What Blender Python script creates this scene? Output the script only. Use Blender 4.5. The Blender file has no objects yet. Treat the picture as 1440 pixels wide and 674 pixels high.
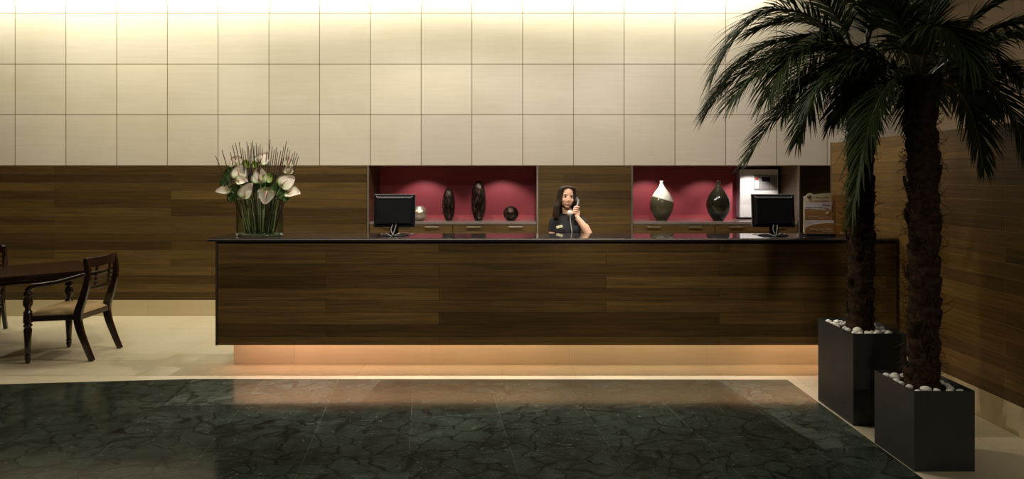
import bpy, bmesh, math, random
from mathutils import Vector, Matrix, Quaternion

random.seed(7)
SC = bpy.context.scene
COL = SC.collection
PI = math.pi
V = Vector

# ------------------------------------------------------------------ camera
CAMZ, F, HOR = 1.62, 860.0, 252.0          # metres, pixels (1440 wide), horizon row
cam_d = bpy.data.cameras.new('camera')
cam = bpy.data.objects.new('camera', cam_d)
COL.objects.link(cam)
cam.location = (0, 0, CAMZ)
cam.rotation_euler = (PI / 2, 0, 0)
cam_d.sensor_width = 36.0
cam_d.lens = F / 1440.0 * 36.0
cam_d.shift_y = -(337.0 - HOR) / 1440.0
cam_d.clip_start = 0.05
SC.camera = cam
SC.view_settings.view_transform = 'Standard'
SC.view_settings.look = 'None'
SC.view_settings.gamma = 1.0
SC.view_settings.use_curve_mapping = False
SC.view_settings.exposure = 0.0
try:
    SC.cycles.use_denoising = True
    SC.cycles.max_bounces = 10
    SC.cycles.transparent_max_bounces = 24
    SC.cycles.caustics_reflective = False
    SC.cycles.caustics_refractive = False
    SC.cycles.sample_clamp_indirect = 4.0
except Exception:
    pass

# ------------------------------------------------------------------ world and lamps
W = bpy.data.worlds.new('world')
SC.world = W
W.use_nodes = True
W.node_tree.nodes['Background'].inputs[0].default_value = (1.0, 0.90, 0.72, 1)
W.node_tree.nodes['Background'].inputs[1].default_value = 0.060


def area(name, loc, size, power, color, direction=(0, 0, -1), spread=PI):
    d = bpy.data.lights.new(name, 'AREA')
    d.shape = 'RECTANGLE'
    d.size, d.size_y = size
    d.energy = power
    d.color = color
    d.spread = spread
    o = bpy.data.objects.new(name, d)
    COL.objects.link(o)
    o.location = loc
    o.rotation_euler = V(direction).to_track_quat('-Z', 'Y').to_euler()
    return o


def spot(name, loc, target, power, color, angle, blend=0.3, radius=0.03):
    d = bpy.data.lights.new(name, 'SPOT')
    d.energy = power
    d.color = color
    d.spot_size = math.radians(angle)
    d.spot_blend = blend
    d.shadow_soft_size = radius
    o = bpy.data.objects.new(name, d)
    COL.objects.link(o)
    o.location = loc
    o.rotation_euler = (V(target) - V(loc)).to_track_quat('-Z', 'Y').to_euler()
    return o


# cove along the top of the tiled wall
cove = area('cove_tube_lamp', (-2.75, 6.98, 4.02), (11.7, 0.12), 200, (1.0, 0.92, 0.70), (0, 0.35, -1))
# ceiling downlights above the counter
for x, p, c in ((-4.0, 30, (1.0, 0.86, 0.60)), (-0.95, 185, (1.0, 0.89, 0.74)), (0.45, 60, (1.0, 0.90, 0.82)), (1.75, 95, (1.0, 0.90, 0.80))):
    spot('downlight_lamp', (x, 5.04, 4.05), (x, 5.10, 0), p, c, 146, 0.35, 0.025)
# narrow lamps straight above the counter edge
for x in (-1.70, -0.95, -0.1, 0.9, 1.85):
    spot('narrow_downlight_lamp', (x, 5.04, 4.06), (x, 5.04, 0), 240, (1.0, 0.93, 0.87), 40, 0.5, 0.03)
# fill spot added to brighten the brochures at the counter end
spot('brochure_fill', (0.5, 3.5, 4.05), (2.68, 5.24, 1.30), 90, (1.0, 0.88, 0.70), 11, 0.6, 0.03)
# unseen fill added to lift the planters and the floor beside them
spot('planter_fill', (1.9, -0.8, 4.1), (2.75, 3.3, 0.2), 150, (1.0, 0.90, 0.72), 46, 1.0, 0.12)
# fill spots added in front to brighten the counter face and flowers
for x, p in ((-2.0, 320), (0.1, 350), (1.5, 180)):
    spot('counter_fill', (x * 0.7, 1.3, 4.1), (x, 5.2, 1.0), p, (1.0, 0.87, 0.70), 42, 1.0, 0.10)
# added fill, lightens the receptionist and the panel behind
spot('receptionist_fill', (0.45, 1.0, 4.1), (0.60, 5.85, 1.35), 340, (1.0, 0.86, 0.72), 18, 0.6, 0.04)
# wall washers
for x, p, c in ((-5.4, 115, (1.0, 0.90, 0.66)), (-4.0, 110, (1.0, 0.90, 0.67)), (-2.6, 64, (1.0, 0.90, 0.70)), (0.6, 12, (1.0, 0.88, 0.76)), (2.4, 52, (1.0, 0.88, 0.80))):
    spot('wall_washer_lamp', (x, 5.0, 4.1), (x, 7.23, 2.1), p, c, 95, 1.0, 0.06)
# niche lamps
for x, p in ((-1.12, 10), (-0.12, 10), (1.72, 10), (2.47, 8), (2.98, 20)):
    spot('niche_lamp', (x, 7.40, 1.765), (x, 7.66, 1.1), p, (1.0, 0.88, 0.80), 100, 0.5, 0.015)
# tubes under the counter
for x, l, p, c in ((-1.75, 1.4, 8.0, (1.0, 0.56, 0.35)), (-0.30, 1.4, 6.0, (1.0, 0.62, 0.34)),
                   (1.15, 1.4, 4.0, (1.0, 0.70, 0.40)), (2.55, 1.2, 5.2, (1.0, 0.60, 0.33))):
    area('under_counter_tube_lamp', (x, 5.17, 0.390), (l, 0.02), p * 0.62, c, (0, 1.0, -0.75))

# ------------------------------------------------------------------ node helpers


def new_mat(name):
    m = bpy.data.materials.new(name)
    m.use_nodes = True
    return m, m.node_tree, m.node_tree.nodes['Principled BSDF']


def nd(nt, kind, **kw):
    n = nt.nodes.new(kind)
    for k, v in kw.items():
        setattr(n, k, v)
    return n


def mixc(nt, a, b, fac, blend='MIX'):
    n = nd(nt, 'ShaderNodeMix', data_type='RGBA', blend_type=blend)
    for sock, val in ((6, a), (7, b), (0, fac)):
        if hasattr(val, 'links'):
            nt.links.new(val, n.inputs[sock])
        else:
            n.inputs[sock].default_value = val if sock == 0 else (*val[:3], 1)
    return n.outputs[2]


def ramp(nt, src, stops):
    n = nd(nt, 'ShaderNodeValToRGB')
    cr = n.color_ramp
    while len(cr.elements) < len(stops):
        cr.elements.new(0.5)
    for e, (p, c) in zip(cr.elements, stops):
        e.position = p
        e.color = (*c, 1) if len(c) == 3 else c
    nt.links.new(src, n.inputs[0])
    return n.outputs[0]


def noise(nt, vec, scale, detail=4, rough=0.5, dist=0.0):
    n = nd(nt, 'ShaderNodeTexNoise')
    n.inputs['Scale'].default_value = scale
    n.inputs['Detail'].default_value = detail
    n.inputs['Roughness'].default_value = rough
    n.inputs['Distortion'].default_value = dist
    nt.links.new(vec, n.inputs['Vector'])
    return n.outputs[0]


def mapping(nt, vec, loc=(0, 0, 0), rot=(0, 0, 0), scale=(1, 1, 1)):
    n = nd(nt, 'ShaderNodeMapping')
    n.inputs['Location'].default_value = loc
    n.inputs['Rotation'].default_value = rot
    n.inputs['Scale'].default_value = scale
    nt.links.new(vec, n.inputs['Vector'])
    return n.outputs[0]


def position(nt, axes='xz'):
    g = nd(nt, 'ShaderNodeNewGeometry')
    s = nd(nt, 'ShaderNodeSeparateXYZ')
    nt.links.new(g.outputs['Position'], s.inputs[0])
    c = nd(nt, 'ShaderNodeCombineXYZ')
    nt.links.new(s.outputs['xyz'.index(axes[0])], c.inputs[0])
    nt.links.new(s.outputs['xyz'.index(axes[1])], c.inputs[1])
    return c.outputs[0]


def brick(nt, vec, w, h, mortar, offset, c1, c2, cm, smooth=0.1):
    b = nd(nt, 'ShaderNodeTexBrick')
    b.offset = offset
    b.squash = 1.0
    b.inputs['Scale'].default_value = 1.0
    b.inputs['Brick Width'].default_value = w
    b.inputs['Row Height'].default_value = h
    b.inputs['Mortar Size'].default_value = mortar
    b.inputs['Mortar Smooth'].default_value = smooth
    b.inputs['Color1'].default_value = (*c1, 1)
    b.inputs['Color2'].default_value = (*c2, 1)
    b.inputs['Mortar'].default_value = (*cm, 1)
    nt.links.new(vec, b.inputs['Vector'])
    return b


def bump(nt, bsdf, h, strength, dist=0.01):
    n = nd(nt, 'ShaderNodeBump')
    n.inputs['Strength'].default_value = strength
    n.inputs['Distance'].default_value = dist
    nt.links.new(h, n.inputs['Height'])
    nt.links.new(n.outputs[0], bsdf.inputs['Normal'])


def plain(name, col, rough=0.5, metal=0.0, var=0.12, scale=30, spec=0.5, coat=0.0):
    m, nt, b = new_mat(name)
    tc = nd(nt, 'ShaderNodeTexCoord')
    f = noise(nt, tc.outputs['Object'], scale, 3)
    lo = tuple(c * (1 - var) for c in col)
    hi = tuple(min(1, c * (1 + var)) for c in col)
    nt.links.new(ramp(nt, f, ((0.3, lo), (0.7, hi))), b.inputs['Base Color'])
    b.inputs['Roughness'].default_value = rough
    b.inputs['Metallic'].default_value = metal
    b.inputs['Specular IOR Level'].default_value = spec
    b.inputs['Coat Weight'].default_value = coat
    return m


def planks(name, axes, phase, dark, light, groove, gsize=0.0012, rough=0.42, w=2.32, h=0.1, off=0.596):
    m, nt, b = new_mat(name)
    p = position(nt, axes)
    vec = mapping(nt, p, loc=(-phase[0], -phase[1], 0))
    br = brick(nt, vec, w, h, gsize, off, dark, light, groove)
    # each board carries its own grain: shift the grain by the board's random tone
    sep = nd(nt, 'ShaderNodeVectorMath', operation='MULTIPLY')
    nt.links.new(br.outputs['Color'], sep.inputs[0])
    sep.inputs[1].default_value = (300, 90, 0)
    add = nd(nt, 'ShaderNodeVectorMath', operation='ADD')
    nt.links.new(mapping(nt, p, scale=(1.6, 42, 1)), add.inputs[0])
    nt.links.new(sep.outputs[0], add.inputs[1])
    g1 = noise(nt, add.outputs[0], 1.0, 6, 0.6, 0.6)
    g2 = noise(nt, mapping(nt, p, scale=(6, 260, 1)), 1.0, 3, 0.5)
    c = mixc(nt, br.outputs['Color'], ramp(nt, g1, ((0.25, (0.45,) * 3), (0.5, (0.95,) * 3), (0.75, (1.35,) * 3))), 1.0, 'MULTIPLY')
    c = mixc(nt, c, ramp(nt, g2, ((0.3, (0.75,) * 3), (0.7, (1.12,) * 3))), 1.0, 'MULTIPLY')
    nt.links.new(c, b.inputs['Base Color'])
    b.inputs['Roughness'].default_value = rough
    b.inputs['Specular IOR Level'].default_value = 0.35
    inv = nd(nt, 'ShaderNodeMath', operation='SUBTRACT')
    inv.inputs[0].default_value = 1.0
    nt.links.new(br.outputs['Fac'], inv.inputs[1])
    bump(nt, b, inv.outputs[0], 0.5, 0.003)
    return m


def stone_tiles(name, axes, phase, size, base, joint, jsize, rough, streak=(0.6, 9), rot=0.0, tone=0.06):
    m, nt, b = new_mat(name)
    p = mapping(nt, position(nt, axes), rot=(0, 0, rot))
    vec = mapping(nt, p, loc=(-phase[0], -phase[1], 0))
    lo = tuple(c * (1 - tone) for c in base)
    hi = tuple(min(1, c * (1 + tone)) for c in base)
    br = brick(nt, vec, size, size, jsize, 0.0, lo, hi, joint)
    n1 = noise(nt, mapping(nt, p, scale=(streak[0], streak[1], 1)), 2.2, 7, 0.62, 1.2)
    n2 = noise(nt, p, 1.3, 4, 0.5)
    c = mixc(nt, br.outputs['Color'], ramp(nt, n1, ((0.3, (0.94, 0.935, 0.92)), (0.6, (1.0, 1.0, 1.0)))), 1.0, 'MULTIPLY')
    c = mixc(nt, c, ramp(nt, n2, ((0.3, (0.93, 0.92, 0.88)), (0.7, (1.03, 1.03, 1.04)))), 1.0, 'MULTIPLY')
    nt.links.new(c, b.inputs['Base Color'])
    b.inputs['Roughness'].default_value = rough
    inv = nd(nt, 'ShaderNodeMath', operation='SUBTRACT')
    inv.inputs[0].default_value = 1.0
    nt.links.new(br.outputs['Fac'], inv.inputs[1])
    bump(nt, b, inv.outputs[0], 0.6, 0.004)
    return m


def marble(name, base, vein_dark, vein_light, rot, phase):
    m, nt, b = new_mat(name)
    p0 = position(nt, 'xy')
    p = mapping(nt, p0, rot=(0, 0, rot))
    vec = mapping(nt, p, loc=(-phase[0], -phase[1], 0))
    lo = tuple(c * 0.7 for c in base)
    hi = tuple(c * 1.35 for c in base)
    br = brick(nt, vec, 0.6, 0.6, 0.0016, 0.0, lo, hi, tuple(c * 2.6 for c in base), 0.4)
    # veins: a distorted cell-edge network, dark, plus thin pale ones
    wob = nd(nt, 'ShaderNodeTexNoise')
    wob.inputs['Scale'].default_value = 3.0
    wob.inputs['Detail'].default_value = 5
    nt.links.new(p, wob.inputs['Vector'])
    add = nd(nt, 'ShaderNodeVectorMath', operation='MULTIPLY_ADD')
    nt.links.new(wob.outputs['Color'], add.inputs[0])
    add.inputs[1].default_value = (0.35, 0.35, 0)
    nt.links.new(p, add.inputs[2])
    vo = nd(nt, 'ShaderNodeTexVoronoi', feature='DISTANCE_TO_EDGE')
    vo.inputs['Scale'].default_value = 4.5
    nt.links.new(mapping(nt, add.outputs[0], rot=(0, 0, 0.5), scale=(1, 1.7, 1)), vo.inputs['Vector'])
    vo2 = nd(nt, 'ShaderNodeTexVoronoi', feature='DISTANCE_TO_EDGE')
    vo2.inputs['Scale'].default_value = 11.0
    nt.links.new(mapping(nt, add.outputs[0], rot=(0, 0, -0.4), scale=(1, 2.2, 1)), vo2.inputs['Vector'])
    n1 = noise(nt, p, 4.0, 8, 0.7, 1.0)
    n2 = noise(nt, mapping(nt, p, scale=(1, 3, 1)), 9.0, 6, 0.7, 2.0)
    c = mixc(nt, br.outputs['Color'], ramp(nt, n1, ((0.32, (0.4,) * 3), (0.68, (1.75,) * 3))), 1.0, 'MULTIPLY')
    v1 = ramp(nt, vo.outputs['Distance'], ((0.0, (1, 1, 1)), (0.05, (0, 0, 0))))
    c = mixc(nt, c, vein_dark, v1)
    v2 = mixc(nt, ramp(nt, vo2.outputs['Distance'], ((0.0, (1, 1, 1)), (0.02, (0, 0, 0)))),
              ramp(nt, n2, ((0.50, (0, 0, 0)), (0.60, (1, 1, 1)))), 1.0, 'MULTIPLY')
    c = mixc(nt, c, vein_light, v2)
    nt.links.new(c, b.inputs['Base Color'])
    b.inputs['Roughness'].default_value = 0.14
    b.inputs['Specular IOR Level'].default_value = 0.36
    return m


def glass_mat(name, tint, refl=0.8):
    m, nt, b = new_mat(name)
    nt.nodes.remove(b)
    out = [n for n in nt.nodes if n.type == 'OUTPUT_MATERIAL'][0]
    t = nd(nt, 'ShaderNodeBsdfTransparent')
    t.inputs[0].default_value = (*tint, 1)
    lw = nd(nt, 'ShaderNodeLayerWeight')
    lw.inputs[0].default_value = 0.30
    edge = tuple(c * 0.62 for c in tint)
    nt.links.new(mixc(nt, tint, edge, lw.outputs['Facing']), t.inputs[0])   # longer path through the wall at grazing angles
    g = nd(nt, 'ShaderNodeBsdfGlossy')
    g.inputs['Roughness'].default_value = 0.03
    fr = nd(nt, 'ShaderNodeFresnel')
    fr.inputs[0].default_value = 1.45
    mu = nd(nt, 'ShaderNodeMath', operation='MULTIPLY')
    geo = nd(nt, 'ShaderNodeNewGeometry')
    front = nd(nt, 'ShaderNodeMath', operation='MULTIPLY_ADD')
    nt.links.new(geo.outputs['Backfacing'], front.inputs[0])
    front.inputs[1].default_value = -refl
    front.inputs[2].default_value = refl
    nt.links.new(fr.outputs[0], mu.inputs[0])
    nt.links.new(front.outputs[0], mu.inputs[1])
    mx = nd(nt, 'ShaderNodeMixShader')
    nt.links.new(mu.outputs[0], mx.inputs[0])
    nt.links.new(t.outputs[0], mx.inputs[1])
    nt.links.new(g.outputs[0], mx.inputs[2])
    nt.links.new(mx.outputs[0], out.inputs[0])
    return m


def emit_mat(name, col, strength):
    m, nt, b = new_mat(name)
    b.inputs['Base Color'].default_value = (*col, 1)
    b.inputs['Emission Color'].default_value = (*col, 1)
    b.inputs['Emission Strength'].default_value = strength
    return m


M = {}
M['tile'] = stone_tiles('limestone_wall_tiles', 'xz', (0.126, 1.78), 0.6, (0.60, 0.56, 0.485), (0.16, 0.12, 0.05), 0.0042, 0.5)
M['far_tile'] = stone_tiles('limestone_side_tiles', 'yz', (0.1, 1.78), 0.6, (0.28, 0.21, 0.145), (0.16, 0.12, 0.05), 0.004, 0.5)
M['floor'] = stone_tiles('limestone_floor_tiles', 'xy', (-0.08, 0.05), 0.6, (0.57, 0.51, 0.375), (0.36, 0.29, 0.17), 0.0015, 0.34, streak=(1.5, 5), tone=0.05)
M['base'] = stone_tiles('limestone_skirting', 'xz', (0.2, 0.0), 0.9, (0.56, 0.47, 0.29), (0.34, 0.27, 0.15), 0.0015, 0.4)
M['base_r'] = stone_tiles('limestone_side_skirting', 'yz', (0.2, 0.0), 0.9, (0.56, 0.47, 0.29), (0.34, 0.27, 0.15), 0.0015, 0.4)
M['plinth'] = stone_tiles('limestone_plinth', 'xz', (-0.7, 0.0), 1.2, (0.68, 0.60, 0.45), (0.40, 0.30, 0.18), 0.001, 0.4)
M['wood'] = planks('walnut_wall_planks', 'xz', (-4.03, 0.08), (0.055, 0.031, 0.008), (0.125, 0.076, 0.021), (0.012, 0.007, 0.002))
M['wood_counter'] = planks('walnut_counter_planks', 'xz', (-1.541, 0.016), (0.075, 0.043, 0.011), (0.185, 0.110, 0.034), (0.012, 0.007, 0.002))
M['wood_right'] = planks('walnut_side_planks', 'yz', (0.7, 0.08), (0.075, 0.040, 0.008), (0.140, 0.080, 0.018), (0.17, 0.11, 0.04), gsize=0.0016)  # groove colour lightened to imitate lit bevel edges
M['wood_dark'] = planks('dark_walnut_planks', 'xz', (0.3, 0.08), (0.030, 0.018, 0.008), (0.055, 0.033, 0.014), (0.008, 0.005, 0.002))
M['wood_side'] = planks('niche_side_planks', 'yz', (0.3, 0.08), (0.07, 0.036, 0.016), (0.12, 0.066, 0.03), (0.012, 0.006, 0.002))
M['drawer'] = planks('walnut_drawer_front', 'xz', (-1.2, 0.3), (0.11, 0.066, 0.022), (0.14, 0.085, 0.03), (0.1, 0.06, 0.02), gsize=0.0)
M['red'] = plain('crimson_plaster', (0.40, 0.062, 0.082), 0.55, var=0.06, scale=3)
M['marble'] = marble('green_marble', (0.020, 0.028, 0.022), (0.004, 0.005, 0.004), (0.13, 0.135, 0.10), math.radians(-8), (-0.1, 0.0))
M['marble_light'] = marble('pale_green_marble', (0.046, 0.058, 0.047), (0.014, 0.018, 0.014), (0.15, 0.155, 0.125), math.radians(-8), (-0.1, 0.0))
M['metal'] = plain('brushed_steel_trim', (0.55, 0.50, 0.44), 0.35, 1.0, 0.05)
M['granite'] = plain('polished_black_granite', (0.020, 0.016, 0.016), 0.06, 0.0, 0.5, 300, 0.6)
M['shelf'] = plain('polished_grey_granite', (0.20, 0.17, 0.16), 0.12, 0.0, 0.3, 300, 0.5)
M['frame'] = plain('counter_edge_dark', (0.05, 0.035, 0.02), 0.35)
M['black'] = plain('black_plastic', (0.006, 0.006, 0.0065), 0.5, 0, 0.2, 60, 0.08)
M['greyplastic'] = plain('grey_plastic_edge', (0.22, 0.21, 0.21), 0.35, 0, 0.1)
M['screen'] = plain('dark_screen_glass', (0.015, 0.015, 0.018), 0.1)
M['silver'] = plain('silver_print', (0.5, 0.5, 0.5), 0.3, 0.8)
M['mahogany'] = plain('dark_mahogany', (0.016, 0.006, 0.004), 0.22, 0, 0.35, 40, 0.5, 0.3)
M['seatcloth'] = plain('tan_seat_cloth', (0.36, 0.26, 0.13), 0.85, 0, 0.08, 120, 0.2)
M['planter'] = plain('charcoal_planter', (0.030, 0.031, 0.034), 0.5, 0, 0.15, 8)
M['soil'] = plain('dark_soil', (0.02, 0.013, 0.008), 0.95, 0, 0.5, 60)
M['pebble'] = plain('white_pebble_stone', (0.72, 0.70, 0.64), 0.6, 0, 0.08, 20)
M['trunk'] = plain('palm_bark', (0.035, 0.021, 0.012), 0.95, 0, 0.55, 35, 0.1)
M['fibre'] = plain('palm_fibre', (0.060, 0.040, 0.022), 0.95, 0, 0.4, 50, 0.1)
M['leaf'] = plain('palm_leaf', (0.024, 0.040, 0.009), 0.6, 0, 0.35, 6, 0.2)
M['rachis'] = plain('palm_leaf_stalk', (0.06, 0.05, 0.02), 0.5, 0, 0.3, 20)
M['champagne'] = plain('champagne_metal', (0.75, 0.66, 0.52), 0.32, 0.85, 0.12, 90)
M['glass'] = glass_mat('clear_vase_glass', (0.95, 0.98, 0.95), 1.6)
M['acrylic'] = glass_mat('clear_acrylic', (0.86, 0.80, 0.70), 0.8)
M['water'] = glass_mat('vase_water', (0.95, 0.98, 0.94), 0.4)
M['stem'] = plain('green_stem', (0.34, 0.45, 0.21), 0.4, 0, 0.25, 20)
M['twig'] = plain('brown_twig', (0.035, 0.022, 0.011), 0.8, 0, 0.3, 60)
M['leafgreen'] = plain('anthurium_leaf', (0.05, 0.12, 0.02), 0.35, 0, 0.3, 15)
M['spadix'] = plain('pink_spadix', (0.62, 0.30, 0.26), 0.5)
M['budgreen'] = plain('lime_bud', (0.42, 0.55, 0.13), 0.45, 0, 0.2, 20)
M['skin'] = plain('skin', (0.70, 0.42, 0.29), 0.48, 0, 0.04, 20, 0.35)
M['hair'] = plain('dark_brown_hair', (0.013, 0.007, 0.005), 0.5, 0, 0.5, 70, 0.2)
M['dress'] = plain('black_dress_cloth', (0.013, 0.013, 0.016), 0.75, 0, 0.2, 80, 0.3)
M['lip'] = plain('lip', (0.36, 0.06, 0.055), 0.4)
M['tooth'] = plain('tooth', (0.85, 0.82, 0.75), 0.3, 0, 0.02)
M['eye'] = plain('eye_white', (0.75, 0.72, 0.68), 0.3, 0, 0.02)
M['iris'] = plain('dark_iris', (0.02, 0.010, 0.006), 0.2)
M['shoe'] = plain('black_leather', (0.012, 0.012, 0.012), 0.3)
M['phone'] = plain('ivory_phone_plastic', (0.62, 0.58, 0.52), 0.35, 0, 0.03)
M['phonegrey'] = plain('grey_phone_plastic', (0.10, 0.09, 0.085), 0.35, 0, 0.05)
M['badge'] = plain('cream_badge', (0.85, 0.83, 0.52), 0.35, 0, 0.03)
M['white_box'] = plain('white_enamel', (0.72, 0.73, 0.74), 0.35, 0, 0.02)
M['boxgrey'] = plain('grey_enamel', (0.26, 0.26, 0.27), 0.4, 0, 0.03)
M['cream'] = plain('cream_card', (0.64, 0.55, 0.36), 0.6, 0, 0.04, 15)
M['lilac'] = plain('pale_lilac_card', (0.72, 0.68, 0.70), 0.6, 0, 0.03, 15)
M['tan'] = plain('tan_card', (0.36, 0.19, 0.065), 0.55, 0, 0.05, 15)
M['brownink'] = plain('brown_ink', (0.07, 0.042, 0.02), 0.6)
M['paleink'] = plain('pale_ink', (0.66, 0.50, 0.30), 0.6)
M['oliveink'] = plain('olive_ink', (0.36, 0.30, 0.10), 0.6)
M['redink'] = plain('red_ink', (0.36, 0.06, 0.05), 0.6)
M['blueink'] = plain('blue_grey_ink', (0.40, 0.42, 0.52), 0.6)
M['redlabel'] = plain('red_label', (0.40, 0.05, 0.07), 0.5)
M['tube'] = emit_mat('warm_tube', (1.0, 0.6, 0.35), 1.0)
M['covetube'] = emit_mat('cove_tube', (1.0, 0.9, 0.7), 4.0)


def hammered(name, dark, light, scale):
    m, nt, b = new_mat(name)
    tc = nd(nt, 'ShaderNodeTexCoord')
    vo = nd(nt, 'ShaderNodeTexVoronoi')
    vo.inputs['Scale'].default_value = scale
    nt.links.new(tc.outputs['Object'], vo.inputs['Vector'])
    n = noise(nt, mapping(nt, tc.outputs['Object'], scale=(1, 1, 0.3)), 45, 4)
    c = mixc(nt, dark, light, ramp(nt, n, ((0.45, (0, 0, 0)), (0.75, (1, 1, 1)))))  # pale flecks in the colour imitate glints
    nt.links.new(c, b.inputs['Base Color'])
    b.inputs['Metallic'].default_value = 0.75
    b.inputs['Roughness'].default_value = 0.17
    bump(nt, b, vo.outputs['Distance'], 0.35, 0.004)
    return m


M['bronze'] = hammered('dark_bronze', (0.030, 0.019, 0.016), (0.20, 0.14, 0.11), 70)


def two_tone():
    m, nt, b = new_mat('two_tone_vase')
    tc = nd(nt, 'ShaderNodeTexCoord')
    s = nd(nt, 'ShaderNodeSeparateXYZ')
    nt.links.new(tc.outputs['Object'], s.inputs[0])
    a = nd(nt, 'ShaderNodeMath', operation='MULTIPLY_ADD')
    nt.links.new(s.outputs[0], a.inputs[0])
    a.inputs[1].default_value = 0.30
    nt.links.new(s.outputs[2], a.inputs[2])
    f = ramp(nt, a.outputs[0], ((0.255, (0, 0, 0)), (0.268, (1, 1, 1))))  # white above and olive below a slanted line
    nt.links.new(mixc(nt, (0.085, 0.080, 0.045), (0.80, 0.78, 0.66), f), b.inputs['Base Color'])
    b.inputs['Roughness'].default_value = 0.2
    return m


M['twotone'] = two_tone()
M['olive'] = plain('dark_olive_glaze', (0.017, 0.016, 0.009), 0.12, 0, 0.2, 30, 0.6)


def spathe_mat():
    m, nt, b = new_mat('white_spathe')
    tc = nd(nt, 'ShaderNodeTexCoord')
    s = nd(nt, 'ShaderNodeSeparateXYZ')
    nt.links.new(tc.outputs['UV'], s.inputs[0])
    f = noise(nt, tc.outputs['UV'], 3, 3)
    a = nd(nt, 'ShaderNodeMath', operation='MULTIPLY_ADD')
    nt.links.new(f, a.inputs[0])
    a.inputs[1].default_value = 0.5
    nt.links.new(s.outputs[1], a.inputs[2])
    c = ramp(nt, a.outputs[0], ((0.15, (0.34, 0.45, 0.12)), (0.42, (0.80, 0.80, 0.62)), (0.80, (0.88, 0.84, 0.74)), (1.0, (0.86, 0.76, 0.68))))
    nt.links.new(c, b.inputs['Base Color'])
    b.inputs['Roughness'].default_value = 0.4
    return m


M['spathe'] = spathe_mat()

def strands():
    m, nt, b = new_mat('dark_brown_hair_strands')
    tc = nd(nt, 'ShaderNodeTexCoord')
    n = noise(nt, mapping(nt, tc.outputs['Object'], scale=(1, 1, 0.06)), 190, 3)
    nt.links.new(ramp(nt, n, ((0.3, (0.008, 0.004, 0.003)), (0.7, (0.030, 0.015, 0.009)))), b.inputs['Base Color'])
    b.inputs['Roughness'].default_value = 0.42
    b.inputs['Specular IOR Level'].default_value = 0.3
    bump(nt, b, n, 0.7, 0.004)
    return m


M['hair_long'] = strands()

# ------------------------------------------------------------------ mesh helpers


def box(bm, x0, x1, y0, y1, z0, z1, bev=0.0):
    r = bmesh.ops.create_cube(bm, size=1.0)
    vs = r['verts']
    bmesh.ops.scale(bm, vec=(x1 - x0, y1 - y0, z1 - z0), verts=vs)
    bmesh.ops.translate(bm, vec=((x0 + x1) / 2, (y0 + y1) / 2, (z0 + z1) / 2), verts=vs)
    if bev > 0:
        es = {e for v in vs for e in v.link_edges}
        bmesh.ops.bevel(bm, geom=list(es), offset=bev, segments=2, affect='EDGES', profile=0.5)
    return vs


def frame_for(d, hint=V((0, 0, 1))):
    d = d.normalized()
    if abs(d.dot(hint)) > 0.96:
        hint = V((1, 0, 0))
    s = d.cross(hint).normalized()
    return s, s.cross(d).normalized()


def tube(bm, pts, radii, n=8, cap=True, flat=1.0, hint=V((0, 0, 1))):
    pts = [V(p) for p in pts]
    if not hasattr(radii, '__len__'):
        radii = [radii] * len(pts)
    rings = []
    prev = None
    for i, p in enumerate(pts):
        d = (pts[min(i + 1, len(pts) - 1)] - pts[max(i - 1, 0)])
        s, u = frame_for(d, hint)
        if prev is not None and s.dot(prev) < 0:
            s, u = -s, -u
        prev = s
        rings.append([bm.verts.new(p + s * math.cos(2 * PI * k / n) * radii[i] + u * math.sin(2 * PI * k / n) * radii[i] * flat) for k in range(n)])
    fs = []
    for a, b in zip(rings, rings[1:]):
        for k in range(n):
            fs.append(bm.faces.new((a[k], a[(k + 1) % n], b[(k + 1) % n], b[k])))
    if cap:
        fs.append(bm.faces.new(rings[0][::-1]))
        fs.append(bm.faces.new(rings[-1]))
    bmesh.ops.recalc_face_normals(bm, faces=fs)
    return rings


def smooth_path(ctrl, n=8):
    """Catmull-Rom through the control points."""
    c = [V(p) for p in ctrl]
    c = [c[0] * 2 - c[1]] + c + [c[-1] * 2 - c[-2]]
    out = []
    for i in range(1, len(c) - 2):
        for k in range(n):
            t = k / n
            p0, p1, p2, p3 = c[i - 1:i + 3]
            out.append(0.5 * ((2 * p1) + (p2 - p0) * t + (2 * p0 - 5 * p1 + 4 * p2 - p3) * t * t + (3 * p1 - p0 - 3 * p2 + p3) * t ** 3))
    out.append(c[-2])
    return out


def lerp_list(vals, m):
    n = len(vals) - 1
    out = []
    for i in range(m):
        t = i / (m - 1) * n
        k = min(int(t), n - 1)
        out.append(vals[k] + (vals[k + 1] - vals[k]) * (t - k))
    return out


def stube(bm, ctrl, radii, n=8, seg=6, flat=1.0, hint=V((0, 0, 1))):
    p = smooth_path(ctrl, seg)
    r = lerp_list(radii, len(p)) if hasattr(radii, '__len__') else radii
    return tube(bm, p, r, n, True, flat, hint)


def lathe(bm, prof, n=32, c=(0, 0, 0), sx=1.0, sy=1.0):
    rings = []
    for r, z in prof:
        rings.append([bm.verts.new((c[0] + math.cos(2 * PI * k / n) * r * sx, c[1] + math.sin(2 * PI * k / n) * r * sy, c[2] + z)) for k in range(n)])
    fs = []
    for a, b in zip(rings, rings[1:]):
        for k in range(n):
            fs.append(bm.faces.new((a[k], a[(k + 1) % n], b[(k + 1) % n], b[k])))
    fs.append(bm.faces.new(rings[0][::-1]))
    fs.append(bm.faces.new(rings[-1]))
    bmesh.ops.recalc_face_normals(bm, faces=fs)
    return rings


def ellipsoid(bm, c, r, u=20, v=14, rot=None):
    res = bmesh.ops.create_uvsphere(bm, u_segments=u, v_segments=v, radius=1.0)
    m = Matrix.Translation(V(c)) @ (rot.to_4x4() if rot else Matrix.Identity(4)) @ Matrix.Diagonal((*r, 1))
    bmesh.ops.transform(bm, matrix=m, verts=res['verts'])
    return res['verts']


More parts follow.
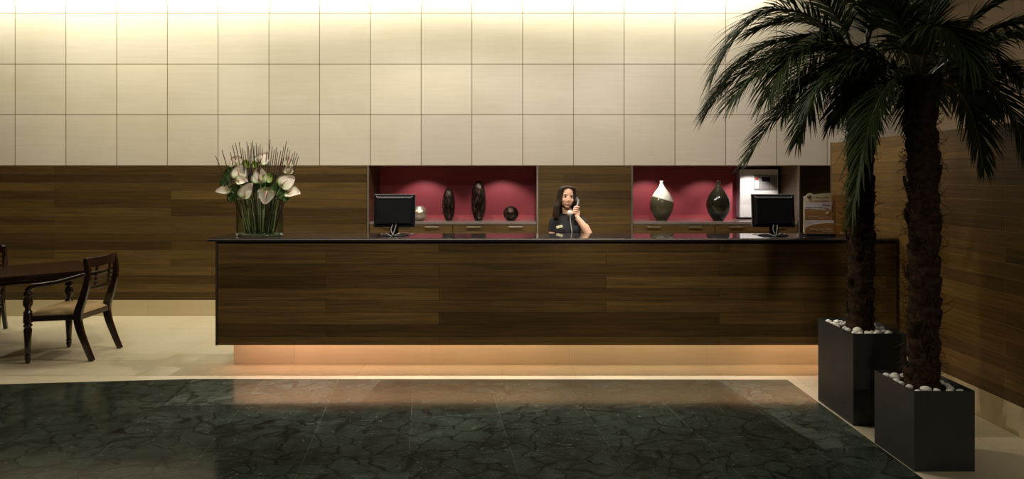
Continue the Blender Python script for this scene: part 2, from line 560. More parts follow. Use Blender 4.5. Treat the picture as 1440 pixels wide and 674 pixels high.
def prism(bm, poly, z0, z1, plane='xy'):
    """Extrude a polygon; plane 'xy' extrudes in z, 'xz' extrudes in y."""
    def mk(p, h):
        return (p[0], p[1], h) if plane == 'xy' else (p[0], h, p[1])
    a = [bm.verts.new(mk(p, z0)) for p in poly]
    b = [bm.verts.new(mk(p, z1)) for p in poly]
    fs = [bm.faces.new(a), bm.faces.new(b)]
    k = len(poly)
    for i in range(k):
        fs.append(bm.faces.new((a[i], a[(i + 1) % k], b[(i + 1) % k], b[i])))
    bmesh.ops.recalc_face_normals(bm, faces=fs)


def rounded_rect(hx, hy, r, n=6):
    out = []
    for cx, cy, a0 in ((hx - r, hy - r, 0), (-hx + r, hy - r, 90), (-hx + r, -hy + r, 180), (hx - r, -hy + r, 270)):
        for k in range(n + 1):
            a = math.radians(a0 + 90 * k / n)
            out.append((cx + r * math.cos(a), cy + r * math.sin(a)))
    return out


def obj(name, bm, mat, parent=None, smooth=False, label=None, loc=None):
    me = bpy.data.meshes.new(name)
    bm.to_mesh(me)
    bm.free()
    for mm in (mat if isinstance(mat, (list, tuple)) else [mat]):
        me.materials.append(mm)
    if smooth:
        for p in me.polygons:
            p.use_smooth = True
    o = bpy.data.objects.new(name, me)
    COL.objects.link(o)
    if parent:
        o.parent = parent
    if label:
        o['label'] = label
    if loc:
        o.location = loc
    return o


def smooth_by_angle(o, deg=40):
    me = o.data
    for p in me.polygons:
        p.use_smooth = True
    bm = bmesh.new()
    bm.from_mesh(me)
    for e in bm.edges:
        e.smooth = len(e.link_faces) == 2 and e.calc_face_angle(0) < math.radians(deg)
    bm.to_mesh(me)
    bm.free()
    return o


def thing(name, label, cat, loc=(0, 0, 0), rotz=0, group=None):
    o = bpy.data.objects.new(name, None)
    COL.objects.link(o)
    o.empty_display_size = 0.1
    o.location = loc
    o.rotation_euler = (0, 0, rotz)
    return tag(o, label, cat, group)


def tag(o, label, cat, group=None):
    o['label'] = label
    o['category'] = cat
    if group:
        o['group'] = group
    return o


def struct(name, bm, mat, parent=None):
    o = obj(name, bm, mat, parent)
    if not parent:
        o['kind'] = 'structure'
    return o


def dup(root, loc, rotz, label=None):
    r = root.copy()
    COL.objects.link(r)
    r.location = loc
    r.rotation_euler = (0, 0, rotz)
    if label:
        r['label'] = label
    for ch in list(root.children):
        c = ch.copy()
        COL.objects.link(c)
        c.parent = r
        for g in ch.children:
            d = g.copy()
            COL.objects.link(d)
            d.parent = c
    return r


def bake(o):
    """Apply the modifiers of o to its mesh."""
    dg = bpy.context.evaluated_depsgraph_get()
    dg.update()
    me = bpy.data.meshes.new_from_object(o.evaluated_get(dg))
    o.modifiers.clear()
    old = o.data
    o.data = me
    bpy.data.meshes.remove(old)
    for p in me.polygons:
        p.use_smooth = True
    return o


def fuse(o, voxel=0.005, it=4):
    m = o.modifiers.new('remesh', 'REMESH')
    m.mode = 'VOXEL'
    m.voxel_size = voxel
    s = o.modifiers.new('smooth', 'SMOOTH')
    s.iterations = it
    s.factor = 0.5
    return bake(o)


def text_mesh(bm, body, size, matrix, extrude=0.0004):
    cu = bpy.data.curves.new('text', 'FONT')
    cu.body = body
    cu.size = size
    cu.extrude = extrude
    cu.align_x = 'CENTER'
    cu.align_y = 'CENTER'
    t = bpy.data.objects.new('text', cu)
    COL.objects.link(t)
    dg = bpy.context.evaluated_depsgraph_get()
    dg.update()
    me = bpy.data.meshes.new_from_object(t.evaluated_get(dg))
    me.transform(matrix)
    bm.from_mesh(me)
    bpy.data.objects.remove(t)
    bpy.data.curves.remove(cu)
    bpy.data.meshes.remove(me)


def at(px, py, s):
    return V(((px - 720) / s, F / s, CAMZ - (py - HOR) / s))


FACE = Matrix.Rotation(PI / 2, 4, 'X')     # lays xy artwork upright, facing -y

# ------------------------------------------------------------------ the setting
YB = 7.23          # back wall
XR = 3.19          # right panelled wall
YC = 5.06          # counter front
NICHES = ((-1.69, 0.29), (1.43, 3.38))
ND = 7.83          # niche back

b = bmesh.new(); box(b, -9, 9, -2.5, 8.2, -0.1, 0.0); struct('floor', b, M['floor'])
b = bmesh.new()
prism(b, [(-6.5, 4.60), (-4.04, 4.82), (-2.59, 4.95), (-0.5, 4.945), (2.22, 4.93), (2.22, -1.5), (-6.5, -1.5)], 0.0, 0.002)
struct('floor_marble', b, M['marble'])
b = bmesh.new()
prism(b, [(1.65, 4.92), (2.215, 4.92), (2.215, 3.70), (1.87, 3.66)], 0.002, 0.0026)
prism(b, [(-2.575, 4.94), (-2.48, 4.36), (-1.1, 4.42), (-1.05, 4.94)], 0.002, 0.0026)
struct('floor_marble_border', b, M['marble_light'])

b = bmesh.new(); box(b, -9, 5.2, YB, ND + 0.1, 1.78, 4.6); struct('wall_back', b, M['tile'])
b = bmesh.new()
box(b, -9, NICHES[0][0] - 0.022, YB, ND + 0.1, 0, 1.78)
box(b, NICHES[0][1] + 0.022, NICHES[1][0] - 0.022, YB, ND + 0.1, 0, 1.78)
struct('wall_back_panelling', b, M['wood'])
b = bmesh.new(); box(b, -9, NICHES[0][0] - 0.022, YB - 0.006, YB, 0, 0.19); struct('baseboard_back', b, M['base'])
for i, (x0, x1) in enumerate(NICHES):
    b = bmesh.new(); box(b, x0, x1, ND, ND + 0.1, 0, 1.78); struct('wall_niche_back_%d' % (i + 1), b, M['red'])
for k, x in enumerate((NICHES[0][0] - 0.022, NICHES[0][1], NICHES[1][0] - 0.022, NICHES[1][1])):
    side_m = M['wood_side']
    b = bmesh.new(); box(b, x, x + 0.022, YB, ND + 0.1, 0, 1.78); struct('wall_niche_side_%d' % (k + 1), b, side_m)
    b = bmesh.new(); box(b, x + 0.001, x + 0.021, YB - 0.008, YB, 0, 1.78); struct('trim_%d' % (k + 1), b, M['metal'])
# recessed dark doorway right of the niches
b = bmesh.new(); box(b, 3.402, 5.2, YB + 0.30, ND + 0.1, 0, 1.78); struct('door_1', b, M['wood_dark'])
# right panelled partition and what lies beyond
b = bmesh.new(); box(b, XR, XR + 0.16, -2.5, 6.11, 0.0, 1.98); struct('wall_right', b, M['wood_right'])
b = bmesh.new(); box(b, XR - 0.006, XR, -2.5, 6.11, 0, 0.19); struct('baseboard_right', b, M['base_r'])
b = bmesh.new(); box(b, XR - 0.002, XR + 0.162, 6.11, 6.125, 0, 1.985); struct('trim_5', b, M['frame'])
b = bmesh.new(); box(b, -9.2, -9.0, -2.5, ND + 0.1, 0, 4.6); struct('wall_left', b, M['wood_right'])
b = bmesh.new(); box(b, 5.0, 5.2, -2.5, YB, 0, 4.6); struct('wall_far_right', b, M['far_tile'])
b = bmesh.new()
box(b, -9, 5.2, -2.5, 6.78, 4.2, 4.3)
box(b, -9, 5.2, 6.74, 6.78, 4.2, 4.6)
box(b, -9, 5.2, 6.74, ND, 4.6, 4.7)
struct('ceiling', b, plain('white_ceiling', (0.45, 0.42, 0.36), 0.8, 0, 0.03))

# ------------------------------------------------------------------ back cabinets in the niches


def cabinet(x0, x1, ndraw, label):
    w = x1 - x0
    t = thing('drawer_cabinet', label, 'cabinet', ((x0 + x1) / 2, YB, 0))
    b = bmesh.new(); box(b, -w / 2, w / 2, 0.03, ND - YB, 0, 1.08); obj('carcass', b, M['wood_dark'], t)
    b = bmesh.new(); box(b, -w / 2, w / 2, 0.0, ND - YB, 1.083, 1.115, 0.003); obj('shelf_top', b, M['shelf'], t)
    dw = w / ndraw
    for k in range(ndraw):
        a = -w / 2 + k * dw
        g0 = 0.004 if k % 2 == 0 else 0.0008
        g1 = 0.0008 if k % 2 == 0 else 0.004
        b = bmesh.new(); box(b, a + g0, a + dw - g1, 0.008, 0.03, 0.90, 1.076, 0.0015)
        d = obj('drawer', b, M['drawer'], t)
        c = a + dw / 2
        b = bmesh.new()
        box(b, c - 0.083, c + 0.083, -0.022, -0.010, 1.048, 1.060, 0.002)
        box(b, c - 0.070, c - 0.060, -0.012, 0.010, 1.050, 1.058)
        box(b, c + 0.060, c + 0.070, -0.012, 0.010, 1.050, 1.058)
        obj('handle', b, M['metal'], d, label='brushed steel bar handle')
        b = bmesh.new(); box(b, a + 0.004, a + dw - 0.004, 0.008, 0.03, 0.08, 0.894, 0.0015)
        obj('door', b, M['drawer'], t)
    return t


cabinet(NICHES[0][0] + 0.001, NICHES[0][1] - 0.001, 4, 'walnut drawer cabinet with granite top in the left red niche')
cabinet(NICHES[1][0] + 0.001, NICHES[1][1] - 0.001, 4, 'walnut drawer cabinet with granite top in the right red niche')

# ------------------------------------------------------------------ reception counter
CX0 = -2.453
t = thing('reception_counter', 'long walnut plank reception counter with black granite top, lit from below', 'counter', (0, YC, 0))
b = bmesh.new(); box(b, CX0 + 0.022, XR - 0.008, 0.0, 0.022, 0.246, 1.086); obj('front_panel', b, M['wood_counter'], t)
b = bmesh.new(); box(b, CX0 + 0.022, XR - 0.008, 0.0225, 0.40, 0.42, 1.086); obj('carcass', b, M['wood_dark'], t)
b = bmesh.new(); box(b, CX0, CX0 + 0.021, -0.003, 0.42, 0.243, 1.102, 0.002); obj('end_panel', b, M['frame'], t)
b = bmesh.new(); box(b, CX0 + 0.03, XR - 0.008, 0.02, 0.38, 1.086, 1.103); obj('shadow_gap', b, M['black'], t)  # solid black filler; the gap's shade is put into its colour
b = bmesh.new(); box(b, -2.513, XR - 0.008, -0.022, 0.435, 1.104, 1.132); obj('countertop', b, M['granite'], t, label='polished black granite top')
b = bmesh.new(); tube(b, [(-2.513, -0.022, 1.122), (XR - 0.010, -0.022, 1.124)], 0.005, 12); obj('edge_highlight', b, plain('edge_highlight_grey', (0.20, 0.175, 0.155), 0.6, 0.0, 0.05, 30, 0.3), t, True, label='grey rod standing in for the front edge highlight')  # paler rod drawn for the light caught by the granite edge
b = bmesh.new(); box(b, -2.430, XR - 0.010, 0.28, 0.40, 0.0, 0.419); obj('plinth', b, M['plinth'], t, label='pale limestone base set back under the panel')
b = bmesh.new(); box(b, CX0 + 0.05, XR - 0.03, 0.085, 0.125, 0.395, 0.419); obj('light_strip', b, M['tube'], t, label='warm glowing light strip')
b = bmesh.new(); box(b, CX0 + 0.03, XR - 0.02, 0.405, 0.60, 0.70, 0.74, 0.003); obj('work_surface', b, M['wood_dark'], t)

TOP = 1.132

# ------------------------------------------------------------------ monitors


def make_monitor(label, loc, rz):
    t = thing('computer_monitor', label, 'monitor', loc, rz, 'monitors on the reception counter')
    tilt = Matrix.Translation((0, 0, 0.215)) @ Matrix.Rotation(math.radians(-6), 4, 'X')
    w, h = 0.176, 0.141
    b = bmesh.new()
    # rear shell: wide slab, then a raised chamfered hump
    lev = [(w, h, 0.0), (w, h, -0.012), (w - 0.004, h - 0.004, -0.016)]
    rings = []
    for ww, hh, y in lev:
        rings.append([b.verts.new((x * ww, y, z * hh)) for x, z in ((-1, -1), (1, -1), (1, 1), (-1, 1))])
    for ww, z0, z1, y in ((w - 0.012, -h + 0.012, h - 0.014, -0.016), (w - 0.034, -h + 0.03, h - 0.034, -0.046)):
        rings.append([b.verts.new(p) for p in ((-ww, y, z0), (ww, y, z0), (ww, y, z1), (-ww, y, z1))])
    for r0, r1 in zip(rings, rings[1:]):
        for k in range(4):
            b.faces.new((r0[k], r0[(k + 1) % 4], r1[(k + 1) % 4], r1[k]))
    b.faces.new(rings[-1]); b.faces.new(rings[0][::-1])
    bmesh.ops.recalc_face_normals(b, faces=b.faces[:])
    bmesh.ops.transform(b, matrix=tilt, verts=b.verts[:])
    obj('back_shell', b, M['black'], t)
    b = bmesh.new(); box(b, -w - 0.001, w + 0.001, 0.0005, 0.020, -h - 0.002, h + 0.002, 0.004)
    bmesh.ops.transform(b, matrix=tilt, verts=b.verts[:])
    obj('bezel', b, M['greyplastic'], t, label='grey front rim')
    b = bmesh.new(); box(b, -w + 0.012, w - 0.012, 0.020, 0.0215, -h + 0.014, h - 0.012)
    bmesh.ops.transform(b, matrix=tilt, verts=b.verts[:])
    obj('screen', b, M['screen'], t)
    # pale rod drawn as the highlight along the hump's ridge
    b = bmesh.new()
    tube(b, [(-0.158, -0.018, 0.124), (-0.140, -0.0465, 0.107), (0.140, -0.0465, 0.107), (0.158, -0.018, 0.124)], 0.0022, 6)
    bmesh.ops.transform(b, matrix=tilt, verts=b.verts[:])
    obj('ridge', b, M['greyplastic'], t)
    # maker's mark low on the right: illegible silver lettering
    b = bmesh.new()
    for k, (x, hh) in enumerate(((0, 10), (0.012, 8), (0.022, 9), (0.034, 8), (0.044, 10))):
        stube(b, [(0.062 + x, -0.0225, -0.122), (0.065 + x, -0.0225, -0.122 + hh * 0.001), (0.069 + x, -0.0225, -0.121), (0.071 + x, -0.0225, -0.114)], 0.0016, 5, 3)
    bmesh.ops.transform(b, matrix=tilt, verts=b.verts[:])
    obj('maker_mark', b, M['silver'], t, label='small silver mark')
    b = bmesh.new()
    box(b, -0.036, 0.036, -0.042, -0.020, 0.012, 0.135, 0.005)
    box(b, -0.045, 0.045, -0.046, -0.030, 0.105, 0.165, 0.004)
    obj('neck', b, M['black'], t)
    b = bmesh.new()
    lathe(b, [(0.122, 0.0), (0.124, 0.004), (0.115, 0.010), (0.06, 0.016), (0.03, 0.018)], 36, (0, -0.01, 0), 1, 0.66)
    smooth_by_angle(obj('base', b, M['black'], t))
    b = bmesh.new()
    stube(b, [(-0.01, -0.05, 0.10), (-0.02, -0.075, 0.05), (0.005, -0.085, 0.012), (0.05, -0.05, 0.022), (0.11, 0.0, 0.02), (0.13, 0.09, 0.004), (0.14, 0.15, 0.004)], 0.0035, 6)
    stube(b, [(0.02, -0.05, 0.10), (0.01, -0.08, 0.055), (-0.01, -0.10, 0.006), (-0.06, -0.06, 0.020), (-0.12, 0.02, 0.004), (-0.13, 0.15, 0.004)], 0.003, 6)
    obj('cable', b, M['greyplastic'], t)
    return t


make_monitor('black computer monitor seen from behind, between the flowers and the silver ball', (at(555, 332, 162.5).x, 5.295, TOP), math.radians(3))
make_monitor('black computer monitor seen from behind, beside the cream brochure display', (at(1087, 332, 162.5).x, 5.295, TOP), math.radians(-6))

# ------------------------------------------------------------------ ornaments in the niches
SZ = 1.115


def ornament(name, prof, mat, loc, label, cat, group=None, parts=None, n=48):
    b = bmesh.new()
    lathe(b, prof, n)
    o = obj(name, b, mat, None, True, loc=loc)
    tag(o, label, cat, group)
    return o


def ball_prof(r, flat=0.25):
    a0 = math.acos(1 - flat * 0.25) * 1.2
    zc = r * math.cos(a0)
    return [(max(0.0005, r * math.sin(a)), zc - r * math.cos(a)) for a in [a0 + (PI - a0) * k / 24 for k in range(25)]]


def egg_prof(r, h, foot):
    a0 = 0.46
    zc = 1.0 / (1 + math.cos(a0))
    out = []
    for k in range(33):
        a = a0 + (PI - a0) * k / 32
        out.append((max(0.0005, r * math.sin(a)), h * (math.cos(a0) - math.cos(a)) * zc))
    return out


DS = 115.0
ornament('decorative_ball', ball_prof(0.094), M['champagne'], (at(590, 0, DS).x, F / DS, SZ), 'champagne silver ball on the niche shelf beside the monitor', 'ornament', 'ornaments in the left niche')
ornament('tall_egg_sculpture', egg_prof(0.079, 0.400, 0.03), M['bronze'], (at(631, 0, DS).x, F / DS, SZ), 'shorter of the two dark bronze egg shaped ornaments, nearer the silver ball', 'ornament', 'ornaments in the left niche')
ornament('tall_egg_sculpture', egg_prof(0.092, 0.488, 0.04), M['bronze'], (at(673, 0, DS).x, F / DS, SZ), 'taller of the two dark bronze egg shaped ornaments, nearer the dark ball', 'ornament', 'ornaments in the left niche')
ornament('decorative_ball', ball_prof(0.093), M['bronze'], (at(718.5, 0, DS).x, F / DS, SZ), 'dark bronze ball ornament at the right end of the left niche', 'ornament', 'ornaments in the left niche')


def vase_prof(h, r):
    pts = [(0.44, 0.0), (0.46, 0.02), (0.62, 0.08), (0.86, 0.20), (0.99, 0.34), (1.0, 0.42), (0.93, 0.53), (0.74, 0.65), (0.50, 0.75), (0.30, 0.83), (0.18, 0.90), (0.145, 0.95), (0.16, 1.0)]
    p = smooth_path([V((a * r, 0, z * h)) for a, z in pts], 4)
    out = [(q.x, q.z) for q in p]
    out += [(0.11 * r, h * 0.995), (0.10 * r, h * 0.9)]
    return out


ornament('bottle_vase', vase_prof(0.485, 0.142), M['twotone'], (at(930.5, 0, DS).x, F / DS, SZ), 'two tone bottle vase, white above and olive below, in the right niche', 'vase', 'vases in the right niche')
ornament('bottle_vase', vase_prof(0.485, 0.142), M['olive'], (at(1010, 0, DS).x, F / DS, SZ), 'all dark olive bottle vase standing beside the white control box', 'vase', 'vases in the right niche')

# white control panel box on the niche shelf
x0, x1, yf = 2.868, 3.352, ND - 0.135
t = thing('control_panel_box', 'white wall box with a grey control panel, above the right monitor', 'control panel', ((x0 + x1) / 2, ND, 1.135))
w = x1 - x0
b = bmesh.new(); box(b, -w / 2, w / 2, -0.100, -0.001, 0, 0.610, 0.004); obj('housing', b, M['boxgrey'], t)
b = bmesh.new(); box(b, -w / 2 + 0.002, w / 2 - 0.002, -0.135, -0.101, 0.002, 0.608, 0.004); obj('cover', b, M['white_box'], t, label='white front cover')
b = bmesh.new(); box(b, -0.065, w / 2 - 0.018, -0.143, -0.136, 0.350, 0.535, 0.003); pan = obj('panel', b, M['boxgrey'], t, label='grey control panel')
b = bmesh.new(); box(b, 0.03, 0.135, -0.1465, -0.1435, 0.455, 0.510, 0.001); obj('display', b, M['screen'], pan)
b = bmesh.new(); box(b, -0.050, -0.014, -0.1465, -0.1435, 0.475, 0.508, 0.001); obj('red_label', b, M['redlabel'], pan, label='red label')
b = bmesh.new()
for r in range(3):
    for c in range(4):
        box(b, 0.035 + c * 0.026, 0.053 + c * 0.026, -0.1465, -0.1435, 0.365 + r * 0.026, 0.381 + r * 0.026, 0.001)
obj('button', b, M['greyplastic'], pan)
b = bmesh.new(); box(b, -0.052, -0.012, -0.146, -0.1435, 0.368, 0.468, 0.001); obj('paper_label', b, M['lilac'], pan, label='pale paper label')
ym = plain('yellow_indicator', (0.55, 0.5, 0.15), 0.4)
for q in ((0.140, 0.147, 0.372, 0.412), (0.160, 0.176, 0.378, 0.384), (0.172, 0.184, 0.405, 0.418)):
    b = bmesh.new(); box(b, q[0], q[1], -0.147, -0.1435, q[2], q[3]); obj('indicator', b, ym, pan, label='small yellow light')

# ------------------------------------------------------------------ brochure display and acrylic holder


def strokes(bm, polylines, r, y=0.0, ox=0.0, oz=0.0, sc=1.0):
    for pl in polylines:
        tube(bm, [V((ox + x * sc, y, oz + z * sc)) for x, z in pl], r, 4, True)


def scribble(bm, x0, x1, z, h, r, y, rnd):
    """A line of print too small to read."""
    x = x0
    while x < x1:
        w = rnd.uniform(0.5, 0.9) * h
        k = rnd.choice((0, 1, 2))
        if k == 0:
            pl = [[(x, z), (x + w * 0.3, z + h), (x + w * 0.7, z)]]
        elif k == 1:
            pl = [[(x, z + h), (x, z), (x + w * 0.6, z)], [(x, z + h * 0.5), (x + w * 0.5, z + h * 0.5)]]
        else:
            pl = [[(x, z), (x, z + h)], [(x, z + h), (x + w * 0.6, z), (x + w * 0.6, z + h)]]
        strokes(bm, pl, r, y)
        x += w + h * 0.25


rnd = random.Random(3)
MONO = [[(-0.9, -0.7), (-0.9, 0.7)], [(-0.9, 0.05), (0, 0.0)], [(0, -1.1), (0, 1.1)], [(0.05, 0.0), (0.85, 0.85)], [(0.05, 0.0), (0.85, -0.85)], [(-0.5, -0.5), (0, 0)], [(-0.5, 0.5), (0, 0)]]
bx = at(1150, 0, 163).x
t = thing('brochure_display', 'cream and tan card brochure display with dark monogram, on the counter end', 'brochure display', (bx, 5.27, TOP), math.radians(-3))
# base tray and back board
b = bmesh.new(); box(b, -0.118, 0.122, -0.055, 0.055, 0.0, 0.016, 0.002); obj('base', b, M['black'], t)
back = [(-0.112, 0.018)] + [(0.122, 0.018), (0.126, 0.366), (0.06, 0.364), (0.0, 0.357), (-0.022, 0.352), (-0.035, 0.362), (-0.055, 0.366), (-0.075, 0.360), (-0.092, 0.342), (-0.110, 0.338)]
b = bmesh.new(); prism(b, back, 0.030, 0.034, 'xz'); brd = obj('back_board', b, M['cream'], t)
b = bmesh.new(); strokes(b, MONO, 0.0022, 0.0295, -0.060, 0.335, 0.017); obj('monogram', b, M['brownink'], brd, label='dark monogram of joined H and K strokes')
b = bmesh.new(); scribble(b, -0.01, 0.10, 0.326, 0.013, 0.0009, 0.0296, rnd); obj('print', b, M['oliveink'], brd)
b = bmesh.new(); scribble(b, -0.06, 0.095, 0.296, 0.009, 0.0009, 0.0296, rnd); obj('print', b, M['tan'], brd)
mid = [(-0.113, 0.018), (0.117, 0.018), (0.117, 0.235), (0.123, 0.286), (-0.110, 0.282)]
b = bmesh.new(); prism(b, mid, 0.012, 0.015, 'xz'); br1 = obj('brochure', b, M['lilac'], t, label='pale leaflet at the back')
b = bmesh.new(); scribble(b, 0.045, 0.095, 0.262, 0.012, 0.0012, 0.0116, rnd); obj('print', b, M['redink'], br1)
b = bmesh.new(); tube(b, [(-0.10, 0.0116, 0.247), (0.04, 0.0116, 0.246)], 0.0008, 4); tube(b, [(0.05, 0.0116, 0.243), (0.08, 0.0116, 0.243)], 0.0012, 4); obj('print', b, M['blueink'], br1)
wave1 = [(-0.116, 0.018), (0.119, 0.018), (0.119, 0.200), (0.112, 0.205), (0.104, 0.222), (0.085, 0.232), (0.062, 0.230), (0.050, 0.220), (0.0, 0.226), (-0.06, 0.232), (-0.115, 0.232)]
b = bmesh.new(); prism(b, wave1, -0.006, -0.003, 'xz'); br2 = obj('brochure', b, M['tan'], t, label='tan leaflet with wavy top edge')
b = bmesh.new(); strokes(b, MONO, 0.0016, -0.0066, 0.078, 0.196, 0.017); obj('monogram', b, M['paleink'], br2, label='pale monogram of joined H and K strokes')
b = bmesh.new(); scribble(b, -0.085, 0.0, 0.160, 0.010, 0.0008, -0.0064, rnd); scribble(b, 0.0, 0.06, 0.146, 0.009, 0.0008, -0.0064, rnd); obj('print', b, M['paleink'], br2)
b = bmesh.new(); box(b, -0.118, 0.122, -0.024, -0.021, 0.018, 0.134); pk = obj('pocket', b, M['lilac'], t, label='pale front pocket')
wave2 = [(-0.120, 0.018), (0.122, 0.018), (0.122, 0.112), (0.06, 0.112), (0.0, 0.106), (-0.05, 0.098), (-0.09, 0.084), (-0.119, 0.070)]
b = bmesh.new(); prism(b, wave2, -0.028, -0.0245, 'xz'); fr = obj('front_wave', b, M['tan'], pk, label='tan wave across the pocket')
b = bmesh.new(); scribble(b, -0.078, 0.112, 0.046, 0.020, 0.0010, -0.0284, rnd); scribble(b, 0.03, 0.11, 0.031, 0.008, 0.0008, -0.0284, rnd); obj('print', b, M['paleink'], fr)

ax = at(1182, 0, 163).x
t = thing('acrylic_holder', 'clear acrylic leaflet holder between the brochure display and the palm trunk', 'leaflet holder', (ax, 5.27, TOP), math.radians(-3))
b = bmesh.new(); box(b, -0.060, 0.066, 0.030, 0.034, 0.004, 0.345, 0.001); obj('back_plate', b, M['acrylic'], t)
b = bmesh.new(); box(b, -0.060, 0.066, -0.034, -0.030, 0.004, 0.085, 0.001); obj('front_lip', b, M['acrylic'], t)
b = bmesh.new()
box(b, -0.063, -0.060, -0.034, 0.034, 0.004, 0.30); box(b, 0.066, 0.069, -0.034, 0.034, 0.004, 0.30)
obj('side_plate', b, M['acrylic'], t)
b = bmesh.new(); box(b, -0.065, 0.071, -0.04, 0.045, 0.0, 0.004, 0.001); obj('foot', b, M['acrylic'], t)
b = bmesh.new(); text_mesh(b, 'Palmer', 0.028, Matrix.Translation((0.012, -0.0345, 0.026)) @ FACE); obj('lettering', b, plain('cream_print', (0.75, 0.7, 0.5), 0.5), t, label='small cream lettering')

# ------------------------------------------------------------------ flowers
VS = 164.0
vx = at(364.5, 0, VS).x
vy = 5.255
VA, VBd, VH = 0.200, 0.105, 0.318
t = thing('glass_vase', 'wide oval clear glass vase of white anthuriums on the counter', 'vase', (vx, vy, TOP))
b = bmesh.new()
prof = [(0.02, 0.0), (0.985, 0.0), (1.0, 0.006), (1.0, VH), (0.975, VH), (0.975, 0.02), (0.9, 0.016), (0.02, 0.016)]
lathe(b, prof, 64, (0, 0, 0), VA, VBd)
smooth_by_angle(obj('glass_body', b, M['glass'], t))
M['rim'] = glass_mat('polished_glass_edge', (0.90, 0.95, 0.91), 6.0)  # extra-reflective rings added for glints along rim and base
for nm, zz, rr in (('rim', VH, 0.0035), ('base_ring', 0.008, 0.008), ('base_ring', 0.020, 0.005)):
    b = bmesh.new()
    tube(b, [(math.cos(a) * VA * 0.985, math.sin(a) * VBd * 0.985, zz) for a in [2 * PI * k / 72 for k in range(73)]], rr, 8)
    obj(nm, b, M['rim'], t, True)
b = bmesh.new()
lathe(b, [(0.02, 0.018), (0.965, 0.022), (0.968, 0.175), (0.02, 0.176)], 64, (0, 0, 0), VA, VBd)
smooth_by_angle(obj('water', b, M['water'], t, label='clear water'))


def heart(size, curl, cup):
    """Heart-shaped anthurium spathe, base at origin, tip along +y, face +z."""
    b = bmesh.new()
    uvl = b.loops.layers.uv.new('UVMap')
    nu, nv = 14, 9
    grid = []
    for i in range(nu + 1):
        u = i / nu
        # half width profile of a heart
        wd = 0.64 * math.sin(PI * min(1, u ** 0.70)) ** 0.62 * (1 - 0.22 * u)
        wd = max(wd, 0.004)
        row = []
        for j in range(nv):
            v = (j / (nv - 1)) * 2 - 1
            x = wd * v * 1.05
            y = u - 0.26 * (1 - u) * (abs(v) ** 1.5) * (1 if u < 0.9 else 0)
            z = cup * v * v * 0.35 - curl * (u ** 2) * 0.45 + 0.02 * math.sin(v * 9 + u * 4)
            row.append((b.verts.new((x * size, y * size, z * size)), (v * 0.5 + 0.5, u)))
        grid.append(row)
    for i in range(nu):
        for j in range(nv - 1):
            q = (grid[i][j], grid[i][j + 1], grid[i + 1][j + 1], grid[i + 1][j])
            f = b.faces.new([k[0] for k in q])
            f.smooth = True
            for l, k in zip(f.loops, q):
                l[uvl].uv = k[1]
    r = bmesh.ops.solidify(b, geom=b.faces[:], thickness=0.0016)
    return b


def anthurium(px, py, dy, size, face, tip, label, kind='white', curl=0.5, cup=0.5, foot=None):
    """face: direction the spathe looks at; tip: direction its tip points."""
    p = at(px, py, F / (vy + dy))
    zf = V(face).normalized()
    yt = V(tip)
    yt = (yt - zf * yt.dot(zf)).normalized()
    xt = yt.cross(zf)
    R = Matrix((xt, yt, zf)).transposed().to_4x4()
    basep = p - yt * size * 0.45
    foot = foot if foot is not None else random.uniform(-0.75, 0.75)
    fp = V((vx + foot * VA * 0.8, vy + random.uniform(-0.4, 0.5) * VBd * 0.6, TOP + 0.02))
    t = thing('anthurium_flower', label, 'flower', fp, 0, 'anthuriums in the glass vase')
    size *= 0.86
    basep = p - yt * size * 0.45
    b = heart(size, curl, cup)
    bmesh.ops.transform(b, matrix=Matrix.Translation(basep - fp) @ R, verts=b.verts[:])
    obj('spathe', b, M['spathe'] if kind != 'bud' else M['budgreen'], t, True)
    b = bmesh.new()
    q = basep - fp
    stube(b, [q + zf * 0.003, q + zf * size * 0.18 + yt * size * 0.15, q + zf * size * 0.30 + yt * size * 0.50], [0.0045, 0.005, 0.0022], 7, 5)
    obj('spadix', b, M['spadix'] if kind == 'white' else M['budgreen'], t, True)
    b = bmesh.new()
    rim = V((vx + (basep.x - vx) * 0.62, vy + (basep.y - vy) * 0.5, TOP + VH * 0.95)) - fp
    rim.x = max(min(rim.x + fp.x, vx + VA * 0.85), vx - VA * 0.85) - fp.x
    if q.z < rim.z + 0.03:
        stube(b, [(0, 0, 0), rim * 0.55, rim + V((0, 0, 0.03)), (q + rim) * 0.5 + V((0, -0.01, 0.055)), q - zf * 0.004], [0.005, 0.0045, 0.0042, 0.004, 0.0035], 6, 5)
    else:
        stube(b, [(0, 0, 0), rim * 0.5, rim, q * 0.75 + rim * 0.25 + V((0, 0, 0.01)), q - zf * 0.002], [0.0052, 0.0048, 0.0044, 0.004, 0.0035], 6, 5)
    obj('stem', b, M['stem'], t, True)
    return t


